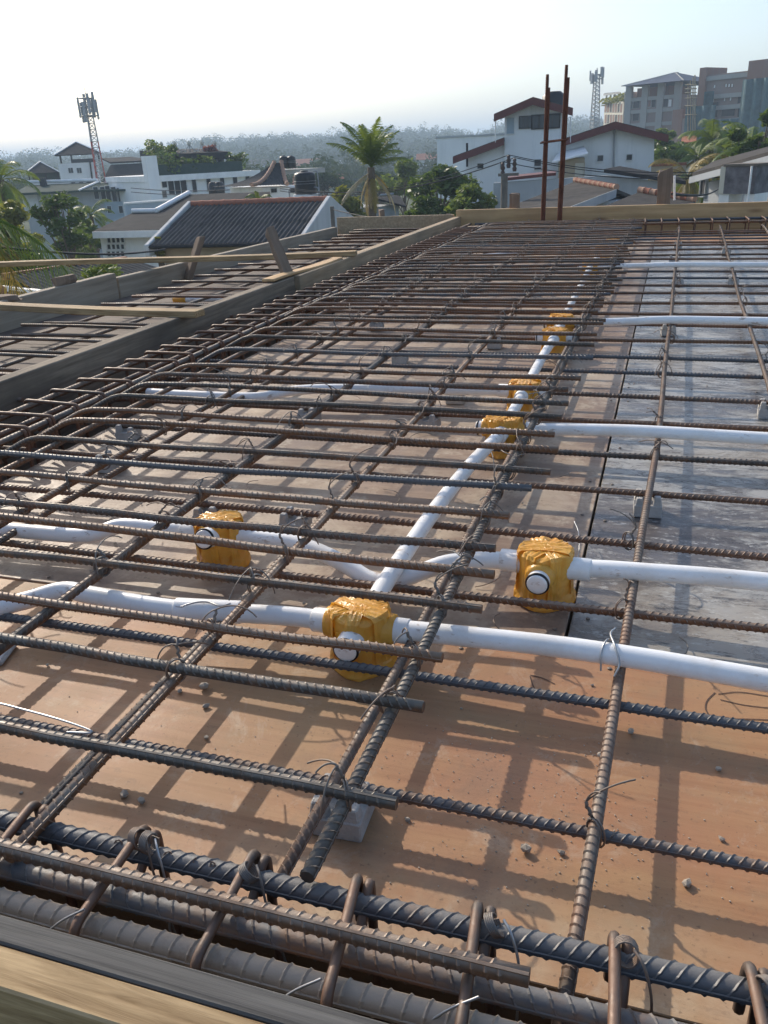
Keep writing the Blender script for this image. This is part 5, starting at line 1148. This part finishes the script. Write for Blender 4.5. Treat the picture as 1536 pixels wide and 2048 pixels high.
for k, (dx, dz, ue, ve) in enumerate(((-.05, .34, 1600, 338), (.12, .52, 1600, 326), (.30, .44, 1600, 332))):
    line(pt + Vector((dx, 0, dz)), G(ue, ve, 26), .35, ('lowest', 'topmost', 'middle')[k] + ' power line running right from the utility pole'); line(pt + Vector((dx, 0, dz)), G(560, 372 + 5 * k, 34), .5, ('lowest', 'topmost', 'middle')[k] + ' power line running left from the utility pole')
line(G(-40, 489, 12), G(330, 498, 22), .12, 'thick black service cable crossing in front of the white balcony', .02)
line(G(664, 418, 24), G(1000, 438, 14), .15, 'pale cable sagging behind the narrow strip', .012); line(G(1345, 388, 6.6), G(1440, 376, 20), .06, 'pale wire from the thick timber stub to the hoarding', .012)
line(G(262, 376, 62), G(600, 365, 50), .3, 'thin power line crossing the roof garden block', .025); line(G(262, 384, 62), G(600, 371, 50), .3, 'second thin power line below the one crossing the roof garden block', .025)

# house at the right edge and the hoarding
f = Fac(1392, 27, 1560, 23, v=360); rt = f.root('sloping_roof_house', 'grey rendered house with a long weathered sloping roof', 'house')
A, B = f.loc(1385, 346, -.6), f.loc(1560, 297, -.6); A2, B2 = f.loc(1428, 322, 3.5), f.loc(1600, 276, 3.5)
MB().slab([A, B, B2, A2], .12).build('roof', MT['roof_b'], rt); MB().prism([A - Vector((0, 0, .1)), B - Vector((0, 0, .1)), B - Vector((0, 0, .26)), A - Vector((0, 0, .26))], (0, -.08, 0)).build('barge_board', MT['greywall'], rt)
P0, P1 = f.loc(1412, 350), f.loc(1600, 300); MB().prism([(P0.x, 0, 0), (P1.x, 0, 0), (P1.x, 0, P1.z - .3), (P0.x, 0, P0.z - .2)], (0, 3, 0)).build('wall', MT['greywall'], rt); window_px(f, rt, 1404, 348, 1414, 392, 0, mat='dark', fr='greywall')
MB().slab([f.loc(1508, 352, -2), f.loc(1580, 330, -2), f.loc(1590, 322, -.1), f.loc(1512, 338, -.1)], .08).build('lower_roof', MT['roof'], rt); MB().box((f.loc(1524, 370, -1.5).x, -1.5, 0), (f.loc(1600, 370, -1.5).x, -.05, f.loc(1540, 362, -1.5).z)).build('porch_wall', MT['tanwall'], rt)
f = Fac(1450, 13.5, 1508, 13.3, v=360); rt = f.root('hoarding_stand', 'peeling dark hoarding panel on white posts with a lit side', 'hoarding')
a, b = f.loc(1452, 333), f.loc(1507, 388); MB().box((a.x, 0, b.z), (b.x, .42, a.z)).build('panel', MT['paper'], rt); MB().box((a.x - .03, -.02, a.z), (b.x + .03, .44, a.z + .03)).build('top_trim', MT['pole'], rt)
MB().box((a.x - .075, .0, b.z), (a.x - .002, .6, a.z)).build('side_panel', MT['cream'], rt); MB().tube([(b.x - .05, -.04, b.z - 1), (b.x - .05, -.04, a.z)], .015, 6).build('pipe', MT['pvc'], rt)
for x in (a.x - .07, b.x - .14): MB().box((x, .02, 0), (x + .15, .4, b.z - .002)).build('post', MT['trim'], rt)
tag(MB().tube([G(1350, 385, 6.5) - Vector((0, 0, .05)), G(1349, 351, 6.5)], .008, 10).build('white_stub_pipe', MT['pvc'], None), 'short white pipe standing above the thick timber stub', 'pipe')

# ---------------------------------------------------------------- raw concrete building and brick building on the rise
f = Fac(1247, 150, 1352, 146, v=220); rt = f.root('raw_concrete_block', 'unfinished concrete framed block with brick infill under a blue hip roof', 'building')
zs = [f.loc(1300, v).z for v in (193, 218, 245, 280)]; Wf = f.L
MB().box((0, .35, 0), (Wf, 12, zs[0])).build('infill_wall', MT['brickgrey'], rt); MB().box((Wf*.05, 3.2, zs[0]), (Wf*.66, 11, f.loc(1300, 172).z)).build('top_infill', MT['brick'], rt)
for u in (1249, 1281, 1312, 1345): x = f.loc(u, 220).x; MB().box((x, 0, 0), (x + 1.0, .6, f.loc(1300, 168).z)).build('column', MT['rawconc'], rt)
for z in zs: MB().box((0, .1, z - .5), (Wf, .7, z)).build('floor_beam', MT['rawconc'], rt)
for u1, u2, v1, v2, mt_ in ((1251, 1265, 198, 217, 'dark'), (1267, 1279, 200, 216, 'dark'), (1304, 1311, 199, 214, 'dark'), (1316, 1336, 198, 214, 'dark'), (1337, 1343, 199, 213, 'white'), (1251, 1262, 225, 242, 'dark'), (1266, 1278, 224, 241, 'dark'), (1291, 1295, 222, 231, 'dark'), (1321, 1325, 221, 230, 'dark'), (1284, 1302, 198, 214, 'brick')): window_px(f, rt, u1, v1, u2, v2, .35, mat=mt_, fr='rawconc')
zr0 = f.loc(1300, 168, -1).z; hip_roof(rt, f.loc(1243, 170, -2).x, f.loc(1367, 165, -2).x, -2, 14, zr0, f.loc(1310, 150, 6).z, 'roof_s', 7.5, 'rawconc')
MB().box((-.6, 1, 0), (-.01, 12, zs[0] + 1)).build('lit_side_wall', MT['cream'], rt)
f2 = Fac(1208, 165, 1246, 151, v=230); rt2 = f2.root('lit_concrete_wing', 'sunlit wing of the unfinished block with rows of openings and plants on top', 'building')
z0 = f2.loc(1225, 202).z; MB().box((0, 0, 0), (f2.L, 6, z0)).build('wall', MT['cream'], rt2)
for v1 in (208, 230):
    for k in range(7): u = 1210 + k * 5.2; window_px(f2, rt2, u, v1, u + 3.2, v1 + 16, 0, mat='brick' if (k + v1) % 3 else 'dark', fr='rawconc')
MB().slab([f2.loc(1207, 188, -.5), f2.loc(1240, 184, -.5), f2.loc(1240, 183, 5), f2.loc(1209, 186, 5)], .25).build('canopy', MT['rawconc'], rt2)
for u in (1209, 1217, 1225): MB().box((f2.loc(u, 195).x, .2, z0), (f2.loc(u, 195).x + .25, .45, f2.loc(u, 187).z)).build('post', MT['rawconc'], rt2)
V, F = leaf_cloud([(f2.L * t, 0, z0 + .1, 1.0, .6) for t in np.linspace(.1, 1, 9)], 40, .35, 77); link('creeper', raw_mesh('creeper', V, F, MT['leaf_y']), rt2)
f = Fac(1392, 138, 1600, 130, v=220); rt = f.root('brick_construction_block', 'big raw brick block under construction with scaffolding and green nets', 'building')
MB().box((f.loc(1412, 150).x, .5, 0), (f.loc(1500, 150).x, 14, f.loc(1450, 146).z)).build('wall', MT['brickgrey'], rt); MB().box((0, 0, 0), (f.loc(1412, 150).x - .02, 5, f.loc(1400, 136).z)).build('stair_tower', MT['brick'], rt)
MB().box((f.loc(1497, 150).x + .02, -.3, 0), (f.L, 14, f.loc(1510, 121).z)).build('right_tower', MT['brick'], rt)
for v in (149, 187, 210, 237, 262): z = f.loc(1450, v).z; MB().box((f.loc(1406, 150).x, .2, z - .55), (f.loc(1497, 150).x, .499, z)).build('floor_beam', MT['rawconc'], rt)
for u, v in ((1411, 171), (1428, 170), (1451, 168), (1457, 168), (1463, 168), (1486, 169), (1409, 200), (1425, 198), (1448, 196), (1460, 195)): window_px(f, rt, u, v, u + 3, v + 6, .5, mat='trim', fr='brickgrey')
for u1, u2, v1, v2 in ((1420, 1436, 205, 234), (1444, 1470, 214, 232), (1476, 1494, 190, 206), (1476, 1494, 214, 233)): window_px(f, rt, u1, v1, u2, v2, .5, mat='dark', fr='brickgrey')
for u1, u2, v1, v2, o_ in ((1374, 1424, 214, 290, -1.2), (1408, 1424, 184, 214, -1.0), (1484, 1536, 160, 270, -1.4), (1424, 1484, 240, 285, -1.1)):
    a, b = f.loc(u1, v1, o_), f.loc(u2, v2, o_); nx = 16; V = []
    for j in range(2):
        for i in range(nx + 1): V.append((a.x + (b.x - a.x)*i/nx, o_ + .25*math.sin(i*1.3 + u1), (a.z, b.z)[j]))
    MB().add(V + [(x, y_ + .03, z) for x, y_, z in V], [(i, i+1, nx+2+i, nx+1+i) for i in range(nx)] + [(2*nx+2+i+1, 2*nx+2+i, 3*nx+3+i, 3*nx+4+i) for i in range(nx)]).build('safety_net', MT['net'], rt)
for u in (1376, 1381, 1386, 1390): MB().tube([f.loc(u, 340, -1.5), f.loc(u, 150 + (1390-u)*1.2, -1.5)], .09, 5).build('scaffold_pole', MT['bamboo'], rt)
for v in (170, 178, 186, 197, 212, 230): MB().tube([f.loc(1370, v, -1.6), f.loc(1393, v - 1, -1.6)], .08, 5).build('scaffold_ledger', MT['bamboo'], rt)
MB().box((f.loc(1365, 240, 1).x, 1, 0), (f.loc(1392, 240, 1).x - .02, 9, f.loc(1380, 236, 1).z)).build('link_block', MT['brickgrey'], rt); MB().box((f.loc(1346, 215, 2).x, 2, 0), (f.loc(1366, 215, 2).x, 9, f.loc(1356, 219, 2).z)).build('low_block', MT['brick'], rt)
f = Fac(1362, 85, 1392, 85, v=290); rt = f.root('red_tiled_cottage', 'small cottage with a bright red tiled roof among the palms', 'house'); z = f.loc(1375, 284).z; MB().box((.2, .2, 0), (f.L - .2, 4, z)).build('wall', MT['cream'], rt); MB().slab([(0, -.3, z), (f.L, -.3, z), (f.L, 2.2, f.loc(1375, 272, 2).z), (0, 2.2, f.loc(1375, 272, 2).z)], .12).build('roof', MT['orange_roof'], rt)
f = Fac(1462, 60, 1482, 58, v=290); rt = f.root('lit_white_hut', 'narrow sunlit white wall with a brown eave among the palms', 'house'); z = f.loc(1470, 277).z; MB().box((0, 0, 0), (f.L, 3, z)).build('wall', MT['white'], rt); MB().slab([f.loc(1454, 276, -.3), f.loc(1490, 268, -.3), f.loc(1492, 264, 3), f.loc(1460, 266, 3)], .15).build('roof', MT['tile'], rt)
f = Fac(1302, 44, 1372, 44, v=340); rt = f.root('hedge_wall', 'old boundary wall with patchy red coping under the palms', 'wall'); z = f.loc(1330, 332).z; MB().box((0, 0, 0), (f.L, .3, z)).build('wall', MT['tanwall'], rt); MB().box((0, -.05, z), (f.L, .35, z + .12)).build('coping', MT['tile'], rt)
f = Fac(752, 40, 815, 42, v=410); rt = f.root('dark_tin_shack', 'dark tin roofed shack between the palm and the bushy tree', 'shack'); MB().slab([f.loc(752, 396), f.loc(812, 412), f.loc(800, 392, 3), f.loc(765, 386, 3)], .08).build('roof', MT['roof'], rt); MB().box((.3, .3, 0), (f.L - .3, 3, f.loc(780, 412).z)).build('wall', MT['greywall'], rt); MB().tube([f.loc(760, 391), f.loc(786, 388)], .06, 5).build('ridge', MT['metal'], rt)

# ---------------------------------------------------------------- palms and trees
p = G(733, 322, 30); palm('coconut palm with upright green fronds and dry hanging ones behind the narrow strip', (p.x, p.y, GROUND), p.z - GROUND - .2, 1.62, 19, 3, .15, ('palm', 'palm', 'palm_y'), .35, 1.52, None, 9, (.15, 0), width=.45, straight=.5)
p = G(1424, 285, 48); palm('green coconut palm in front of the brick block', (p.x, p.y, GROUND), p.z - GROUND, 2.0, 16, 5, .15, ('palm',), -.2, 1.45, None, 2, width=.6)
p = G(1395, 318, 46); palm('bushy palm below the red tiled cottage', (p.x, p.y, GROUND), p.z - GROUND, 1.9, 14, 6, .14, ('palm', 'palm_y'), -.5, 1.3, None, 3)
p = G(1375, 352, 40); palm('yellowish low palm by the grey boundary wall', (p.x, p.y, GROUND), p.z - GROUND, 1.9, 14, 8, .13, ('palm_y', 'palm'), -.7, 1.2, None, 4)
p = G(1500, 300, 40); palm('palm leaning behind the sloping roof', (p.x, p.y, GROUND), p.z - GROUND, 1.8, 13, 9, .13, ('palm',), -.3, 1.3)
p = G(2, 360, 42); palm('hazy coconut palm beside the white wing', (p.x, p.y, GROUND), p.z - GROUND, 2.0, 16, 10, .15, ('palm',), -.9, 1.2)
p = G(182, 432, 48); palm('palm with a drooping white frond beside the balcony house', (p.x, p.y, GROUND), p.z - GROUND, 1.7, 13, 11, .13, ('palm',), -.6, 1.4, None, 3)
p = G(517, 402, 32); palm('small bright palm above the corrugated roof', (p.x, p.y, GROUND), p.z - GROUND, .75, 11, 12, .08, ('palm',), .1, 1.4, None, 0, (0, 0), 'young_palm', .35)
# the near palm whose frond hangs over the plank
p = G(-150, 428, 7.2); root = tag(empty('coconut_palm', (p.x, p.y, GROUND)), 'nearby coconut palm whose long dark frond hangs over the loose plank', 'palm')
MB().tube([(-.5, .1, 0), (-.45, .1, 3), (-.2, 0, p.z - GROUND)], [.2, .17, .14], 10).build('trunk', MT['bark'], root)
for k, (L, rise, dr, az, mt_) in enumerate(((1.75, .12, 1.0, 14, 'palm'), (1.45, .15, 1.35, 2, 'palm_y'), (1.3, .5, 1.2, 150, 'palm'), (1.2, .4, 1.3, 210, 'palm'), (1.1, .3, 1.3, 180, 'palm'))):
    o = link('frond', frond_mesh(L, dr, 700 + k, MT[mt_], rise=rise, width=.62, nl=64, lw=.42), root, (-.2, 0, p.z - GROUND)); o.rotation_euler = (0, 0, R(az))
for k, (lb, u, vt, D, cp, mt_, kw) in enumerate((
    ('large dark leafy tree beside the grey corner of the white house', 880, 326, 38, 150, 'leaf_d', dict(clumps=26, per=210, leaf=.15, crown_h=3.2)),
    ('light green mango bush in front of the white gabled house', 932, 372, 33, 110, 'leaf_l', dict(clumps=22, per=200, leaf=.12, crown_h=1.8)),
    ('hazy olive tree between the palm and the dark leafy tree', 805, 318, 62, 110, 'leaf_l', dict(clumps=20, per=170, leaf=.2, crown_h=5)),
    ('yellow green bush beside the coconut palm', 690, 372, 40, 90, 'leaf_y', dict(clumps=16, per=170, leaf=.14, crown_h=2.5)),
    ('dark shrub at the foot of the bushy tree', 850, 392, 34, 80, 'leaf_d', dict(clumps=14, per=180, leaf=.12, crown_h=1.6)),
    ('dark tree beside the maroon eave of the white house', 1338, 262, 60, 95, 'leaf_d', dict(clumps=20, per=190, leaf=.2, crown_h=5)),
    ('sunlit crown behind the maroon eave', 1322, 250, 75, 60, 'leaf_l', dict(clumps=12, per=150, leaf=.22, crown_h=3)),
    ('broad leaved tree rising against the brick block at the picture edge', 1530, 203, 36, 95, 'leaf_d', dict(clumps=24, per=170, leaf=.17, crown_h=2.6)),
    ('green shrubbery under the broad leaved tree', 1500, 270, 44, 110, 'leaf_l', dict(clumps=16, per=170, leaf=.17, crown_h=2.4)),
    ('open branched tree in front of the green roofed hall', 118, 388, 38, 120, 'leaf_d', dict(clumps=20, per=85, leaf=.13, crown_h=2.2, open_=.85)),
    ('yellow green tree beside the open branched tree', 20, 402, 34, 110, 'leaf_y', dict(clumps=20, per=170, leaf=.12, crown_h=2.2)),
    ('pale flowering tree beside the balcony house', 150, 420, 44, 70, 'leaf_l', dict(clumps=14, per=130, leaf=.14, crown_h=2.4)),
    ('dark tree in the yard behind the loose plank', 30, 480, 26, 130, 'leaf_d', dict(clumps=20, per=180, leaf=.11, crown_h=2.2)),
    ('bushy shrub in front of the corrugated lean to', 215, 533, 16.5, 130, 'leaf_l', dict(clumps=22, per=150, leaf=.06, crown_h=.9)),
    ('yellow leaved shrub by the white balcony', 315, 472, 26, 30, 'leaf_y', dict(clumps=8, per=90, leaf=.07, crown_h=.7)),
    ('dark tree beneath the palm at the left', 165, 450, 46, 80, 'leaf_d', dict(clumps=16, per=150, leaf=.15, crown_h=2.5)),
    ('round hazy tree behind the roof garden block', 545, 335, 110, 110, 'leaf_far', dict(clumps=16, per=140, leaf=.3, crown_h=5)),
    ('hazy tree behind the water tank', 650, 345, 95, 90, 'leaf_far', dict(clumps=14, per=140, leaf=.3, crown_h=4)),
    ('brownish tree behind the dark leafy tree', 760, 340, 85, 90, 'leaf_far', dict(clumps=14, per=140, leaf=.28, crown_h=4)))):
    tree_px('leafy_tree', lb, u, vt, D, cp, mt_, 500 + k, **kw)

# ---------------------------------------------------------------- far wooded hills
def crest(az):                           # skyline elevation (degrees) by azimuth (degrees, 0 = along the deck)
    return 1.02 + .22*math.sin(az*.23 + 1) + .16*math.sin(az*.61) + .10*math.sin(az*1.3 + 2) + (.42 if az > -30 else 0) * min(1, (az + 30) / 16)
na, nr = 90, 8; V, F = [], []
for i in range(na + 1):
    az = -62 + i * 84 / na
    for j in range(nr + 1):
        d = 300 + j * 55; ht = GROUND + (740*math.tan(R(crest(az))) - 7 - GROUND) * (j/nr) ** 1.25 ; V.append((d*math.sin(R(az)), d*math.cos(R(az)), ht))
F = [(i*(nr+1)+j, (i+1)*(nr+1)+j, (i+1)*(nr+1)+j+1, i*(nr+1)+j+1) for i in range(na) for j in range(nr)]
b0 = len(V)
for i in range(na + 1):
    az = -62 + i * 84 / na; V.append((1500*math.sin(R(az)), 1500*math.cos(R(az)), GROUND - .5))
F += [(i*(nr+1)+nr, (i+1)*(nr+1)+nr, b0+i+1, b0+i) for i in range(na)]
hill = tag(MB().add(V, F, True).build('hills', MT['leaf_far']), kind='structure')
r2 = np.random.RandomState(5); cl = []; VV, FF, cnt = [], [], 0
for k in range(2600):
    az = r2.uniform(-60, 20); q = r2.uniform(0, 1) ** .55; d = 240 + q * 500; t = max(0, (d - 300) / 440); hz = GROUND + (740*math.tan(R(crest(az))) - 7 - GROUND) * t ** 1.25
    s = r2.uniform(3.2, 6.5) * (1.25 if r2.rand() < .08 else 1); c = np.array([d*math.sin(R(az)), d*math.cos(R(az)), hz + s*.85])
    for j in range(3):
        o_ = r2.normal(size=3) * s * np.array([.5, .5, .28]); cl.append((*(c + o_), s*.62, s*.5))
VF = leaf_cloud(cl, 52, .8, 8)
tag(link('far_wood', raw_mesh('far_wood', VF[0], VF[1], MT['leaf_far'])), 'hazy wooded hillside along the horizon', 'wood', kind='stuff')
cl = []
for k in range(420):
    az = r2.uniform(-50, 12); d = r2.uniform(125, 265); s = r2.uniform(1.8, 3.6); c = np.array([d*math.sin(R(az)), d*math.cos(R(az)), GROUND + s*.9 + r2.uniform(0, 2.5)])
    for j in range(4): cl.append((*(c + r2.normal(size=3) * s * np.array([.55, .55, .35])), s*.6, s*.5))
VF = leaf_cloud(cl, 55, .5, 9); tag(link('tree_belt', raw_mesh('tree_belt', VF[0], VF[1], MT['leaf_far'])), 'belt of mixed trees on the flat ground before the hills', 'wood', kind='stuff')
for k, (u, v, D, wd) in enumerate(((803, 303, 420, 5), (826, 297, 480, 7), (776, 307, 380, 6), (620, 330, 300, 9), (520, 330, 320, 8), (860, 318, 260, 7), (660, 352, 190, 7), (640, 372, 150, 8), (700, 318, 360, 7), (574, 345, 240, 8))):
    p = G(u, v, D); root = tag(empty('far_house', (p.x, p.y, p.z - 7), R(20 * math.sin(k * 3))), 'tiny pale house on the hazy hillside', 'house', 'houses on the far hillside')
    MB().box((-wd/2, -wd*.35, 0), (wd/2, wd*.35, 7)).build('wall', MT['white'], root); MB().prism([(-wd/2 - .4, -wd*.4, 7), (wd/2 + .4, -wd*.4, 7), (wd/2 + .4, 0, 7 + wd*.22), (-wd/2 - .4, 0, 7 + wd*.22)], (0, .01, 0)).build('roof_gable', MT['orange_roof' if k % 2 else 'roof_b'], root)
    MB().slab([(-wd/2 - .4, -wd*.42, 7), (wd/2 + .4, -wd*.42, 7), (wd/2 + .4, 0, 7 + wd*.22), (-wd/2 - .4, 0, 7 + wd*.22)], .2).build('roof', MT['orange_roof' if k % 2 else 'roof_b'], root)
    for x in (-wd*.3, 0, wd*.25): MB().box((x, -wd*.352, 3.6), (x + wd*.12, -wd*.349, 5.2)).build('window', MT['dark'], root)

# ---------------------------------------------------------------- haze
hm = bpy.data.materials.new('haze'); hm.use_nodes = True; ht = hm.node_tree; ht.nodes.clear()
ho = ht.nodes.new('ShaderNodeOutputMaterial'); hv = ht.nodes.new('ShaderNodeVolumePrincipled'); hv.inputs['Color'].default_value = (.66, .82, 1.0, 1); hv.inputs['Density'].default_value = .0010; hv.inputs['Anisotropy'].default_value = .1
ht.links.new(hv.outputs[0], ho.inputs['Volume'])
hz_ = MB().box((-7000, -7000, GROUND - 1.5), (7000, 7000, 62)).build('haze', hm); tag(hz_, 'pale morning haze in the air', 'haze', kind='stuff')
